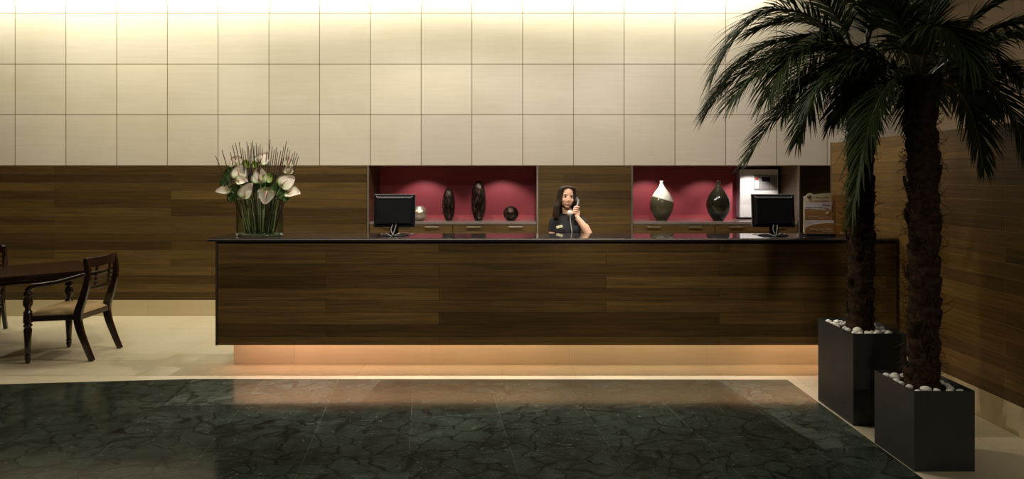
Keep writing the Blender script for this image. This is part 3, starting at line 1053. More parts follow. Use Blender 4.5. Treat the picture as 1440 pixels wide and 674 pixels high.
A = [
    (331, 226, 0.00, 0.118, (-0.3, -0.8, 0.5), (-0.5, 0, 0.7), 'pale pink anthurium bloom highest on the left of the bouquet', 'white', 0.3, 0.5, -0.55),
    (338, 241, -0.04, 0.135, (0.1, -1, 0.25), (0.2, 0, 1), 'large cream anthurium bloom under the highest left one', 'white', 0.1, 0.3, -0.45),
    (341, 255, -0.08, 0.090, (0.2, -0.9, 0.6), (0.9, -0.1, 0.25), 'small cupped white anthurium in the left middle of the bouquet', 'white', 0.3, 1.0, -0.35),
    (313, 267, -0.03, 0.120, (0.25, -0.6, 0.8), (-1, -0.1, -0.35), 'white anthurium pointing out to the far left', 'white', 0.55, 0.3, -0.75),
    (349, 268, -0.09, 0.140, (-0.3, -1, 0.35), (0.3, -0.1, 0.9), 'large white anthurium low and left of centre over the rim', 'white', 0.2, 0.6, -0.2),
    (366, 246, -0.02, 0.140, (0.0, -1, 0.2), (-0.1, 0, 1), 'tall oval white anthurium in the centre of the bouquet', 'white', 0.1, 0.5, 0.0),
    (371, 222, 0.02, 0.125, (0.15, -0.9, 0.4), (0.45, 0, 0.9), 'white anthurium highest in the middle of the bouquet', 'white', 0.25, 0.4, 0.1),
    (377, 250, 0.00, 0.085, (0.6, -0.8, 0.3), (0.6, 0, 0.7), 'green anthurium bud right of the central bloom', 'bud', 0.2, 1.0, 0.15),
    (374, 277, -0.11, 0.135, (0.25, -1, 0.1), (-0.15, -0.1, -1), 'pinkish anthurium hanging lowest over the vase rim', 'white', 0.3, 0.5, 0.2),
    (405, 255, -0.04, 0.140, (0.25, -1, 0.35), (0.7, 0, 0.6), 'large white anthurium on the right of the bouquet', 'white', 0.3, 0.4, 0.55),
    (413, 271, -0.07, 0.125, (-0.2, -0.75, 0.75), (1, -0.1, -0.15), 'white anthurium pointing out to the far right', 'white', 0.4, 0.5, 0.75),
    (406, 239, 0.02, 0.080, (0.3, -0.9, 0.2), (0.15, 0, 1), 'half open white and green anthurium bud on the right', 'white', 0.1, 1.4, 0.6),
    (404, 227, 0.03, 0.095, (0.9, -0.5, 0.2), (0.2, 0, 1), 'narrow anthurium seen edge on, highest on the right', 'white', 0.1, 0.8, 0.5),
    (346, 231, 0.03, 0.075, (0.3, -0.9, 0.3), (0.1, 0, 1), 'green bud right of the highest left bloom', 'bud', 0.1, 1.3, -0.3),
    (362, 231, 0.03, 0.080, (-0.3, -0.9, 0.3), (-0.1, 0, 1), 'green bud left of the highest middle bloom', 'bud', 0.1, 1.3, 0.05),
    (394, 253, 0.0, 0.060, (0.0, -0.9, 0.3), (-0.3, 0, 1), 'small lime bud tucked left of the large right bloom', 'bud', 0.1, 1.2, 0.45),
]
for a in A:
    anthurium(*a)


def leaf_blade(px, py, dy, size, face, tip, label, foot):
    p = at(px, py, F / (vy + dy))
    zf = V(face).normalized()
    yt = V(tip); yt = (yt - zf * yt.dot(zf)).normalized()
    R = Matrix((yt.cross(zf), yt, zf)).transposed().to_4x4()
    fp = V((vx + foot * VA * 0.8, vy + 0.02, TOP + 0.02))
    t = thing('anthurium_leaf', label, 'leaf', fp, 0, 'leaves in the bouquet')
    b = heart(size, 0.35, 0.5)
    base = p - yt * size * 0.45
    bmesh.ops.transform(b, matrix=Matrix.Translation(base - fp) @ R, verts=b.verts[:])
    obj('blade', b, M['leafgreen'], t, True)
    b = bmesh.new()
    q = base - fp
    rim = V((max(min(vx + (base.x - vx) * 0.62, vx + VA * 0.85), vx - VA * 0.85), vy + 0.01, TOP + VH * 0.95)) - fp
    stube(b, [(0, 0, 0), rim * 0.5, rim, (rim + q) * 0.5 + V((0, 0, 0.02)), q], [0.005, 0.0045, 0.004, 0.0035, 0.003], 6, 5)
    obj('stalk', b, M['stem'], t, True)


for a in ((322, 247, 0.04, 0.150, (-0.6, -0.9, 0.3), (-0.3, 0, 1), 'dark green leaf at the upper left of the bouquet', -0.7),
          (329, 275, -0.02, 0.130, (-0.2, -1, 0.5), (-0.5, -0.2, -0.8), 'green leaf under the far left bloom', -0.65),
          (380, 256, 0.03, 0.150, (0.2, -1, 0.3), (0.3, 0, 0.9), 'green leaf behind the central bloom', 0.25),
          (399, 274, -0.01, 0.120, (0.4, -1, 0.4), (0.4, 0, -0.8), 'lime green leaf under the right blooms', 0.6),
          (354, 256, 0.04, 0.150, (-0.1, -1, 0.2), (0.1, 0, 1), 'dark green leaf deep between the left and central blooms', -0.1),
          (392, 262, 0.04, 0.140, (0.1, -1, 0.2), (0.1, 0, 1), 'dark green leaf deep in the right of the bouquet', 0.4)):
    leaf_blade(*a)

# bare twigs
tw = random.Random(11)
tips = [(303, 219), (312, 211), (324, 214), (327, 204), (331, 201), (336, 200), (341, 208), (347, 199), (349, 205), (352, 210), (355, 198), (357, 205),
        (360, 201), (363, 206), (366, 203), (369, 209), (375, 213), (378, 203), (380, 196), (383, 206), (386, 210), (389, 207), (391, 214), (395, 212),
        (399, 206), (403, 198), (405, 208), (408, 211), (412, 216), (418, 215), (420, 220), (353, 201), (344, 212), (372, 216), (397, 217), (415, 213)]
for i, (px, py) in enumerate(tips):
    d = tw.uniform(-0.05, 0.06)
    p = at(px, py, F / (vy + d))
    u = (px - 362) / 58.0
    fp = V((vx + max(-0.8, min(0.8, u * 0.9)) * VA * 0.9 * 0.75, vy + tw.uniform(-0.35, 0.4) * VBd, TOP + 0.02))
    q = p - fp
    b = bmesh.new()
    j = lambda k: V((tw.uniform(-k, k), tw.uniform(-k, k), 0))
    stube(b, [(0, 0, 0), q * 0.35 + j(0.006), q * 0.7 + j(0.008), q], [0.0036, 0.0040, 0.0042, 0.0030], 5, 4)
    for k in range(2):
        f = tw.uniform(0.6, 0.9)
        tube(b, [q * f, q * f + V((tw.uniform(-0.012, 0.012), 0, 0.014))], [0.0018, 0.0008], 4)
    o = obj('bare_twig', b, M['twig'], None, True, loc=fp)
    tag(o, 'thin bare brown twig rising above the white anthuriums', 'twig', 'bare twigs in the bouquet')

# ------------------------------------------------------------------ chairs and table


def rect_sweep(b, pts, w, h, side=V((0, 1, 0))):
    """Sweep a rectangle (w along side, h across) along pts."""
    pts = [V(p) for p in pts]
    rings = []
    for i, p in enumerate(pts):
        d = (pts[min(i + 1, len(pts) - 1)] - pts[max(i - 1, 0)]).normalized()
        s = (side - d * side.dot(d)).normalized()
        n = d.cross(s)
        ww = w[i] if hasattr(w, '__len__') else w
        hh = h[i] if hasattr(h, '__len__') else h
        rings.append([b.verts.new(p + s * sx * ww / 2 + n * sy * hh / 2) for sx, sy in ((-1, -1), (1, -1), (1, 1), (-1, 1))])
    fs = []
    for a, c in zip(rings, rings[1:]):
        for k in range(4):
            fs.append(b.faces.new((a[k], a[(k + 1) % 4], c[(k + 1) % 4], c[k])))
    fs.append(b.faces.new(rings[0])); fs.append(b.faces.new(rings[-1]))
    bmesh.ops.recalc_face_normals(b, faces=fs)


def make_chair(label, loc, rz):
    """Regency armchair facing local -x; origin at the floor under the seat centre."""
    t = thing('dining_armchair', label, 'chair', loc, rz, 'armchairs at the dark table')
    RW, FW = 0.205, 0.262           # half width at rear / front
    for s in (-1, 1):
        y = s * RW
        pts = smooth_path([(0.262, y, 0.0), (0.205, y, 0.14), (0.152, y, 0.29), (0.138, y, 0.41), (0.178, y, 0.55), (0.215, y, 0.69), (0.220, y, 0.80), (0.205, y, 0.91)], 5)
        b = bmesh.new()
        rect_sweep(b, pts, 0.034, lerp_list([0.042, 0.048, 0.060, 0.070, 0.062, 0.050, 0.044, 0.038], len(pts)))
        bmesh.ops.bevel(b, geom=b.edges[:], offset=0.004, segments=1, affect='EDGES')
        obj('rear_leg', b, M['mahogany'], t)
        yf = s * FW
        b = bmesh.new()
        lathe(b, [(0.012, 0.0), (0.017, 0.015), (0.024, 0.045), (0.019, 0.055), (0.026, 0.066), (0.019, 0.078), (0.021, 0.10), (0.031, 0.30), (0.024, 0.315), (0.036, 0.335), (0.024, 0.35), (0.034, 0.36), (0.034, 0.43)], 18, (-0.255, yf, 0))
        smooth_by_angle(obj('front_leg', b, M['mahogany'], t))
        b = bmesh.new()
        lathe(b, [(0.030, 0.43), (0.034, 0.45), (0.022, 0.47), (0.020, 0.485), (0.037, 0.52), (0.036, 0.55), (0.024, 0.585), (0.034, 0.600), (0.030, 0.625), (0.018, 0.64), (0.016, 0.66)], 18, (-0.255, yf, 0))
        smooth_by_angle(obj('arm_support', b, M['mahogany'], t))
        b = bmesh.new()
        yr = s * (RW + 0.01)
        stube(b, [(0.215, yr, 0.775), (0.13, s * (RW + 0.035), 0.748), (0.0, s * (RW + 0.055), 0.712), (-0.13, yf, 0.692), (-0.210, yf, 0.678), (-0.252, yf, 0.648), (-0.260, yf, 0.622)], [0.017, 0.018, 0.019, 0.020, 0.022, 0.023, 0.018], 10, 6)
        obj('armrest', b, M['mahogany'], t, True)
    # seat rails
    b = bmesh.new()
    prism(b, [(-0.285, -FW - 0.018), (-0.285, FW + 0.018), (0.165, RW - 0.017), (0.165, -RW + 0.017)], 0.365, 0.415)
    bmesh.ops.bevel(b, geom=b.edges[:], offset=0.005, segments=1, affect='EDGES')
    obj('seat_rail', b, M['mahogany'], t)
    # domed upholstery
    b = bmesh.new()
    n = 12
    g = []
    for i in range(n + 1):
        u = i / n
        hw = (FW - 0.012) * (1 - u) + (RW - 0.022) * u
        row = []
        for k in range(n + 1):
            v = k / n * 2 - 1
            d = (1 - (2 * u - 1) ** 4) * (1 - v ** 4)
            row.append(b.verts.new((-0.268 + u * 0.425, v * hw, 0.416 + 0.062 * d ** 0.6)))
        g.append(row)
    for i in range(n):
        for k in range(n):
            b.faces.new((g[i][k], g[i + 1][k], g[i + 1][k + 1], g[i][k + 1]))
    rim = [g[0][k] for k in range(n + 1)] + [g[i][n] for i in range(1, n + 1)] + [g[n][k] for k in range(n - 1, -1, -1)] + [g[i][0] for i in range(n - 1, 0, -1)]
    low = [b.verts.new((v.co.x, v.co.y, 0.412)) for v in rim]
    for i in range(len(rim)):
        b.faces.new((rim[i], rim[(i + 1) % len(rim)], low[(i + 1) % len(rim)], low[i]))
    b.faces.new(low)
    bmesh.ops.recalc_face_normals(b, faces=b.faces[:])
    obj('seat_cushion', b, M['seatcloth'], t, True, label='tan cloth seat')
    # top rail, bowed backwards, with scrolled upper edge
    def bow(z0, z1, th, x, depth=0.035, ext=0.012, name='back_rail'):
        b = bmesh.new()
        pts = []
        for k in range(13):
            v = k / 12 * 2 - 1
            pts.append((x + depth * (1 - v * v), v * (RW + ext), (z0 + z1) / 2))
        rect_sweep(b, pts, z1 - z0, th, V((0, 0, 1)))
        bmesh.ops.bevel(b, geom=b.edges[:], offset=min(0.004, th * 0.3), segments=1, affect='EDGES')
        return obj(name, b, M['mahogany'], t)
    bow(0.830, 0.918, 0.024, 0.206, 0.035, 0.016, 'top_rail')
    bow(0.778, 0.790, 0.016, 0.212, 0.035, -0.01)
    bow(0.732, 0.744, 0.016, 0.205, 0.035, -0.01)
    bow(0.690, 0.702, 0.016, 0.198, 0.035, -0.01)
    bow(0.625, 0.660, 0.020, 0.190, 0.035, -0.01, 'lower_rail')
    b = bmesh.new()
    for v in (-0.45, 0.45):
        rect_sweep(b, [(0.185 + 0.03, v * RW, 0.64), (0.205 + 0.03, v * RW, 0.84)], 0.022, 0.012)
    obj('back_slat', b, M['mahogany'], t)
    return t


make_chair('dark mahogany armchair with tan seat, nearest the reception counter', (-4.005, 5.640, 0), math.radians(2))
ch2 = dup(bpy.data.objects['dining_armchair'], (-5.553, 6.30, 0), 0, 'dark mahogany armchair on the far side of the table, cut by the left edge')
ch2.rotation_euler = (0, 0, math.radians(116))

TU = math.radians(42)
t = thing('dining_table', 'dark polished mahogany table with moulded edge, in the left corner', 'table', (-4.91 - 0.46 * math.cos(TU), 5.69 - 0.46 * math.sin(TU), 0), TU)
b = bmesh.new()
for (ex, z0, z1) in ((0.0, 0.728, 0.750), (-0.012, 0.694, 0.728)):
    prism(b, rounded_rect(1.24 + ex, 0.47 + ex, 0.08, 8), z0, z1)
smooth_by_angle(obj('tabletop', b, M['mahogany'], t), 30)
b = bmesh.new(); prism(b, rounded_rect(1.06, 0.32, 0.10, 8), 0.655, 0.712); obj('apron', b, M['mahogany'], t)
for sx in (0.0,):
    b = bmesh.new()
    lathe(b, [(0.05, 0.16), (0.075, 0.20), (0.055, 0.26), (0.05, 0.34), (0.085, 0.44), (0.06, 0.52), (0.05, 0.58), (0.10, 0.63), (0.12, 0.64)], 24, (sx, 0, 0))
    p = smooth_by_angle(obj('pedestal', b, M['mahogany'], t))
    for a in (60, 180, 300):
        d = V((math.cos(math.radians(a)), math.sin(math.radians(a)), 0))
        b = bmesh.new()
        stube(b, [V((sx, 0, 0.20)) + d * 0.04, V((sx, 0, 0.16)) + d * 0.14, V((sx, 0, 0.06)) + d * 0.23, V((sx, 0, 0.024)) + d * 0.30], [0.030, 0.027, 0.022, 0.024], 10)
        obj('foot', b, M['mahogany'], p, True)

# ------------------------------------------------------------------ receptionist
HX, HY, HZ = 0.526, 5.86, 1.447      # head centre at eye height


def build_person():
    t = thing('person', 'smiling person with long dark hair and black dress, holding a telephone handset', 'person', (0.53, 5.88, 0))
    o0 = V((0.53, 5.88, 0))
    L = lambda x, y, z: V((x, y, z)) - o0
    # ---- body: one continuous skin surface
    b = bmesh.new()
    yaw = Matrix.Rotation(math.radians(7), 3, 'Z') @ Matrix.Rotation(math.radians(4), 3, 'Y')
    hc = L(HX, HY, HZ)

    def hd(x, y, z):
        return hc + yaw @ V((x, y, z))
    ellipsoid(b, hd(0, 0.015, 0.030), (0.070, 0.088, 0.080), 28, 20, yaw)        # skull
    ellipsoid(b, hd(0, -0.014, -0.032), (0.061, 0.070, 0.070), 28, 20, yaw)      # face
    ellipsoid(b, hd(0, -0.004, 0.000), (0.0665, 0.068, 0.060), 28, 20, yaw)      # temples
    ellipsoid(b, hd(0, -0.042, -0.086), (0.027, 0.027, 0.020), 18, 12, yaw)      # chin
    for s in (-1, 1):
        ellipsoid(b, hd(s * 0.030, -0.052, -0.028), (0.026, 0.023, 0.026), 14, 10, yaw)   # cheek
        ellipsoid(b, hd(s * 0.025, -0.055, 0.024), (0.024, 0.020, 0.010), 14, 10, yaw)    # brow ridge
        ellipsoid(b, hd(s * 0.070, 0.012, -0.012), (0.007, 0.016, 0.028), 12, 10, yaw)    # ear
    tube(b, [hd(0, -0.074, 0.012), hd(0, -0.082, -0.010), hd(0, -0.093, -0.031)], [0.0055, 0.0068, 0.0092], 10)   # nose
    for s in (-1, 1):
        ellipsoid(b, hd(s * 0.009, -0.083, -0.034), (0.0072, 0.008, 0.0062), 10, 8, yaw)
    stube(b, [L(0.53, 5.90, 1.22), L(0.53, 5.895, 1.29), hd(0, 0.02, -0.05)], [0.060, 0.047, 0.050], 16)         # neck
    # torso
    for x, y, z, rx, ry, rz in ((0.53, 5.90, 1.19, 0.112, 0.080, 0.080), (0.53, 5.89, 1.06, 0.110, 0.088, 0.13), (0.53, 5.89, 0.90, 0.115, 0.088, 0.14), (0.53, 5.90, 0.78, 0.150, 0.105, 0.12)):
        ellipsoid(b, L(x, y, z), (rx, ry, rz))
    for s in (-1, 1):
        ellipsoid(b, L(0.53 + s * 0.116, 5.89, 1.222), (0.048, 0.046, 0.046), 14, 10)
        stube(b, [L(0.53 + s * 0.075, 5.90, 0.78), L(0.53 + s * 0.080, 5.89, 0.42), L(0.53 + s * 0.08, 5.91, 0.09), L(0.53 + s * 0.08, 5.90, 0.06)], [0.080, 0.055, 0.036, 0.036], 14)
        tube(b, [L(0.53 + s * 0.08, 5.92, 0.05), L(0.53 + s * 0.085, 5.78, 0.025)], [0.034, 0.026], 12)
    # raised arm with the telephone (at the picture's right)
    el = L(0.712, 5.665, 1.105)
    wr = L(0.606, 5.690, 1.262)
    stube(b, [L(0.646, 5.89, 1.226), L(0.690, 5.79, 1.160), el], [0.042, 0.041, 0.036], 14)
    stube(b, [el, L(0.672, 5.672, 1.175), wr], [0.035, 0.034, 0.0235], 14)
    # palm
    pc = L(0.608, 5.708, 1.308)
    stube(b, [wr, L(0.607, 5.698, 1.285), pc, L(0.612, 5.716, 1.332)], [0.023, 0.027, 0.030, 0.024], 14, 5, 0.62, V((0.25, -1, 0)))
    # fingers wrap the handset, thumb on the near side
    for k, (z, ln) in enumerate(((1.353, 0.9), (1.333, 1.0), (1.313, 0.97), (1.294, 0.8))):
        dx = -0.006 * k
        stube(b, [L(0.628 + dx, 5.712, z), L(0.618 + dx, 5.689, z + 0.008), L(0.592 + dx, 5.682, z + 0.010), L(0.592 + dx - 0.014 * ln, 5.692, z + 0.004), L(0.594 + dx - 0.012 * ln, 5.705, z - 0.002)],
              [0.0090, 0.0088, 0.0082, 0.0076, 0.0066], 9, 4)
    stube(b, [L(0.594, 5.708, 1.290), L(0.576, 5.716, 1.312), L(0.578, 5.722, 1.336), L(0.584, 5.724, 1.350)], [0.012, 0.0105, 0.0095, 0.0075], 9, 4)
    # lowered arm (at the picture's left), hand resting on the work surface
    stube(b, [L(0.414, 5.89, 1.226), L(0.396, 5.88, 1.12), L(0.388, 5.87, 0.985)], [0.042, 0.042, 0.035], 14)
    stube(b, [L(0.388, 5.87, 0.985), L(0.385, 5.78, 0.89), L(0.40, 5.685, 0.80)], [0.036, 0.033, 0.023], 14)
    stube(b, [L(0.40, 5.685, 0.80), L(0.408, 5.655, 0.780), L(0.413, 5.628, 0.768)], [0.023, 0.028, 0.024], 12, 5, 0.6)
    for k in range(4):
        fx = 0.392 + k * 0.0155
        stube(b, [L(fx, 5.636, 0.772), L(fx + 0.002, 5.606, 0.768), L(fx + 0.003, 5.580, 0.756 - 0.002 * k)], [0.009, 0.0085, 0.0068], 8, 4)
    stube(b, [L(0.426, 5.668, 0.785), L(0.446, 5.645, 0.772), L(0.448, 5.620, 0.760)], [0.0115, 0.010, 0.0075], 8, 4)
    body = obj('body', b, M['skin'], t)
    fuse(body, 0.0034, 7)
    # ---- face details
    for s in (-1, 1):
        b = bmesh.new(); ellipsoid(b, hd(s * 0.030, -0.0665, 0.004), (0.0135, 0.008, 0.0068), 16, 10, yaw); e = obj('eye', b, M['eye'], t, True)
        b = bmesh.new(); ellipsoid(b, hd(s * 0.030 - 0.001, -0.0735, 0.004), (0.0068, 0.003, 0.0066), 14, 8, yaw); obj('iris', b, M['iris'], e, True)
        b = bmesh.new(); stube(b, [hd(s * 0.017, -0.070, 0.007), hd(s * 0.030, -0.0745, 0.0112), hd(s * 0.044, -0.065, 0.006)], [0.0016, 0.0026, 0.0012], 6, 5); obj('eyelash', b, M['hair'], t, True)
        b = bmesh.new(); stube(b, [hd(s * 0.014, -0.0755, 0.023), hd(s * 0.030, -0.0745, 0.028), hd(s * 0.047, -0.061, 0.022)], [0.0020, 0.0022, 0.0010], 6, 5); obj('eyebrow', b, M['hair'], t, True)
    b = bmesh.new()
    stube(b, [hd(-0.031, -0.066, -0.047), hd(-0.014, -0.0785, -0.0525), hd(0, -0.0820, -0.0540), hd(0.014, -0.0785, -0.0525), hd(0.031, -0.066, -0.047)], [0.0014, 0.0030, 0.0028, 0.0030, 0.0014], 8, 5)
    stube(b, [hd(-0.030, -0.066, -0.048), hd(-0.015, -0.0770, -0.0655), hd(0, -0.0805, -0.0695), hd(0.015, -0.0770, -0.0655), hd(0.030, -0.066, -0.048)], [0.0014, 0.0032, 0.0042, 0.0032, 0.0014], 8, 5)
    obj('lips', b, M['lip'], t, True)
    b = bmesh.new(); ellipsoid(b, hd(0, -0.0715, -0.0590), (0.0245, 0.0085, 0.0068), 16, 8, yaw); obj('teeth', b, M['tooth'], t, True)
    # ---- hair
    b = bmesh.new()
    ellipsoid(b, hd(0, 0.034, 0.036), (0.080, 0.089, 0.078), 28, 20, yaw)
    ellipsoid(b, hd(0, 0.055, -0.04), (0.076, 0.055, 0.10), 24, 16, yaw)
    hr = random.Random(5)
    for s in (-1, 1):
        for k in range(17):
            a = k / 16.0                       # 0 = front lock beside the face, 1 = back
            az = math.radians(52 + a * 125)
            ex, ey = math.sin(az) * s, -math.cos(az)
            top = hd(0.004 * s, -0.052 + a * 0.11, 0.106 - abs(a - 0.35) * 0.03)
            sid = hd(ex * 0.078, 0.012 + ey * 0.082, 0.030)
            upr = hd(ex * 0.064, 0.006 + ey * 0.074 - 0.01, 0.082)
            ear = hd(ex * 0.082, 0.012 + ey * 0.086, -0.045)
            fl = 0.062 if s > 0 else 0.030
            zl = 1.235 - 0.03 * (s > 0) + hr.uniform(-0.03, 0.02)
            sh = hd(ex * (0.088 + fl * 0.4), 0.014 + ey * 0.080, -0.105 + hr.uniform(-0.01, 0.01))
            en = V((hc.x + ex * (0.096 + fl) + hr.uniform(-0.012, 0.012), hc.y - 0.005 + ey * 0.10 + hr.uniform(-0.008, 0.008), zl))
            stube(b, [top, upr, sid, ear, sh, en], [0.010, 0.014, 0.016, 0.017, 0.019, 0.007], 8, 5)
    hair = obj('hair', b, M['hair_long'], t, label='long dark brown wavy hair')
    fuse(hair, 0.0048, 3)
    # ---- dress
    b = bmesh.new()
    rings = [(1.288, 0.058, 0.056), (1.276, 0.096, 0.068), (1.255, 0.136, 0.080), (1.21, 0.146, 0.094), (1.13, 0.132, 0.116), (1.05, 0.126, 0.112), (0.93, 0.130, 0.100), (0.80, 0.165, 0.122), (0.62, 0.172, 0.130), (0.50, 0.165, 0.125)]
    prof = smooth_path([V((rx, ry, z)) for z, rx, ry in rings], 4)
    n = 36
    rr = []
    for p in prof:
        rr.append([b.verts.new(L(0.53 + math.cos(2 * PI * k / n) * p.x, 5.89 + math.sin(2 * PI * k / n) * p.y, p.z)) for k in range(n)])
    for a, c in zip(rr, rr[1:]):
        for k in range(n):
            b.faces.new((a[k], a[(k + 1) % n], c[(k + 1) % n], c[k]))
    b.faces.new(rr[0]); b.faces.new(rr[-1])
    bmesh.ops.recalc_face_normals(b, faces=b.faces[:])
    for s in (-1, 1):
        ellipsoid(b, L(0.53 + s * 0.063, 5.815, 1.125), (0.058, 0.050, 0.055), 16, 12)
    stube(b, [L(0.435, 5.89, 1.232), L(0.410, 5.888, 1.205), L(0.396, 5.882, 1.11)], [0.050, 0.054, 0.050], 16)
    stube(b, [L(0.625, 5.89, 1.232), L(0.655, 5.868, 1.210), L(0.690, 5.805, 1.168)], [0.050, 0.054, 0.050], 16)
    dress = obj('dress', b, M['dress'], t, label='short sleeved black dress')
    fuse(dress, 0.006, 4)
    b = bmesh.new()
    box(b, -0.031, 0.031, -0.002, 0.002, -0.012, 0.012, 0.002)
    bmesh.ops.transform(b, matrix=Matrix.Translation(L(0.448, 5.768, 1.170)) @ Matrix.Rotation(math.radians(-16), 4, 'Y') @ Matrix.Rotation(math.radians(-20), 4, 'Z'), verts=b.verts[:])
    obj('name_badge', b, M['badge'], t, label='pale yellow name badge')
    for s in (-1, 1):
        b = bmesh.new()
        stube(b, [L(0.53 + s * 0.08, 5.935, 0.045), L(0.53 + s * 0.083, 5.86, 0.042), L(0.53 + s * 0.086, 5.775, 0.028), L(0.53 + s * 0.086, 5.74, 0.022)], [0.036, 0.038, 0.036, 0.020], 12)
        box(b, 0.53 + s * 0.08 - 0.02 - o0.x, 0.53 + s * 0.08 + 0.02 - o0.x, 0.03, 0.07, 0, 0.03)
        obj('shoe', b, M['shoe'], t, True)
    return t


build_person()

# telephone handset in her hand, cord running down to its base on the work surface
hp = V((0.545, 5.705, 1.303))
t = thing('telephone_handset', 'pale telephone handset held to the ear of the person', 'telephone', hp)
e1 = V((0.622, 5.775, 1.425)) - hp
b = bmesh.new()
stube(b, [(0.010, 0.004, 0.010), V((0.045, 0.005, 0.035)), e1 * 0.75 + V((0.018, -0.010, -0.004)), e1], [0.013, 0.0125, 0.0125, 0.014], 12)
obj('grip', b, M['phonegrey'], t, True, label='grey grip')
b = bmesh.new()
ellipsoid(b, (-0.004, -0.004, 0.0), (0.027, 0.022, 0.026), 20, 14)
obj('mouthpiece', b, M['phone'], t, True, label='rounded ivory mouthpiece')
b = bmesh.new()
ellipsoid(b, e1 + V((-0.008, 0.006, 0.002)), (0.014, 0.021, 0.023), 18, 12)
obj('earpiece', b, M['phonegrey'], t, True)
b = bmesh.new()
cp = smooth_path([(-0.004, -0.012, -0.022), (-0.002, -0.020, -0.07), (0.006, -0.030, -0.13), (0.014, -0.05, -0.22), (0.02, -0.075, -0.38), (0.02, -0.085, -0.52), (0.015, -0.10, -0.535)], 30)
hel = []
for i, p in enumerate(cp):
    a = i * 1.3
    hel.append(p + V((math.cos(a), math.sin(a), 0)) * 0.0035)
tube(b, hel, 0.0019, 5)
obj('cord', b, M['phone'], t, True, label='pale coiled cord')

b = bmesh.new()
box(b, -0.08, 0.08, -0.06, 0.06, 0, 0.03, 0.006)
for r in range(4):
    for c in range(3):
        box(b, -0.01 + c * 0.022, 0.006 + c * 0.022, -0.045 + r * 0.022, -0.030 + r * 0.022, 0.03, 0.034, 0.001)
o = obj('desk_telephone', b, M['phone'], None, loc=(0.60, 5.545, 0.74))
tag(o, 'telephone base on the work surface behind the counter', 'telephone')

# ------------------------------------------------------------------ potted palms


def frond(C, P1, P2, leaf_len, rnd, pairs=76, hang=0.6, width=0.0085):
    """Pinnate palm leaf along a bent stalk C -> P1 -> P2 (quadratic curve). Returns (leaf bm, stalk bm)."""
    C, P1, P2 = V(C), V(P1), V(P2)
    h = V((P2.x - C.x, P2.y - C.y, 0))
    if h.length < 0.05:
        h = V((P1.x - C.x, P1.y - C.y, 0))
    h.normalize()
    S = h.cross(V((0, 0, 1))).normalized()
    pos = lambda t: C * (1 - t) ** 2 + P1 * 2 * t * (1 - t) + P2 * t * t
    tan = lambda t: ((P1 - C) * (1 - t) + (P2 - P1) * t).normalized()
    st = bmesh.new()
    ts = [k / 16 for k in range(17)]
    tube(st, [pos(k) for k in ts], [0.0105 * (1 - k) ** 0.8 + 0.0016 for k in ts], 6, True, 0.7)
    lf = bmesh.new()
    for i in range(pairs):
        t = 0.13 + 0.87 * (i + rnd.random() * 0.5) / pairs
        t = min(t, 0.998)
        T = tan(t)
        N = S.cross(T).normalized()
        if N.z < 0 and abs(T.z) < 0.9:
            N = -N
        prof = (0.35 + 0.65 * math.sin(PI * min(1.0, (t - 0.05) * 1.02) ** 0.75)) if t < 0.97 else 0.42
        for s in (-1, 1):
            L = leaf_len * prof * rnd.uniform(0.85, 1.12)
            a = math.radians(58 - 38 * t + rnd.uniform(-9, 9))
            d = (T * math.cos(a) + S * s * math.sin(a) + N * rnd.uniform(0.05, 0.32)).normalized()
            side = d.cross(N).normalized()
            nn = side.cross(d).normalized()
            g = hang * rnd.uniform(0.25, 0.75)
            prev = None
            for k in range(6):
                u = k / 5
                p = pos(t) + d * L * u + V((0, 0, -1)) * L * g * u ** 2.2
                w = width * (0.55 + 0.9 * u * (1 - u) * 2) * (1 - u ** 3) * 0.75 + 0.0008
                ring = (lf.verts.new(p + side * w + nn * w * 0.45), lf.verts.new(p), lf.verts.new(p - side * w + nn * w * 0.45))
                if prev:
                    lf.faces.new((prev[0], prev[1], ring[1], ring[0]))
                    lf.faces.new((prev[1], prev[2], ring[2], ring[1]))
                prev = ring
    return lf, st


def keep_clear(bm, origin, xmax, ztop):
    """Leaf tips that would reach the panelled wall bend along its face instead."""
    for v in bm.verts:
        if v.co.z < ztop and v.co.x + origin[0] > xmax:
            v.co.x = xmax - origin[0] - 0.01 * ((v.index * 37) % 10) / 10


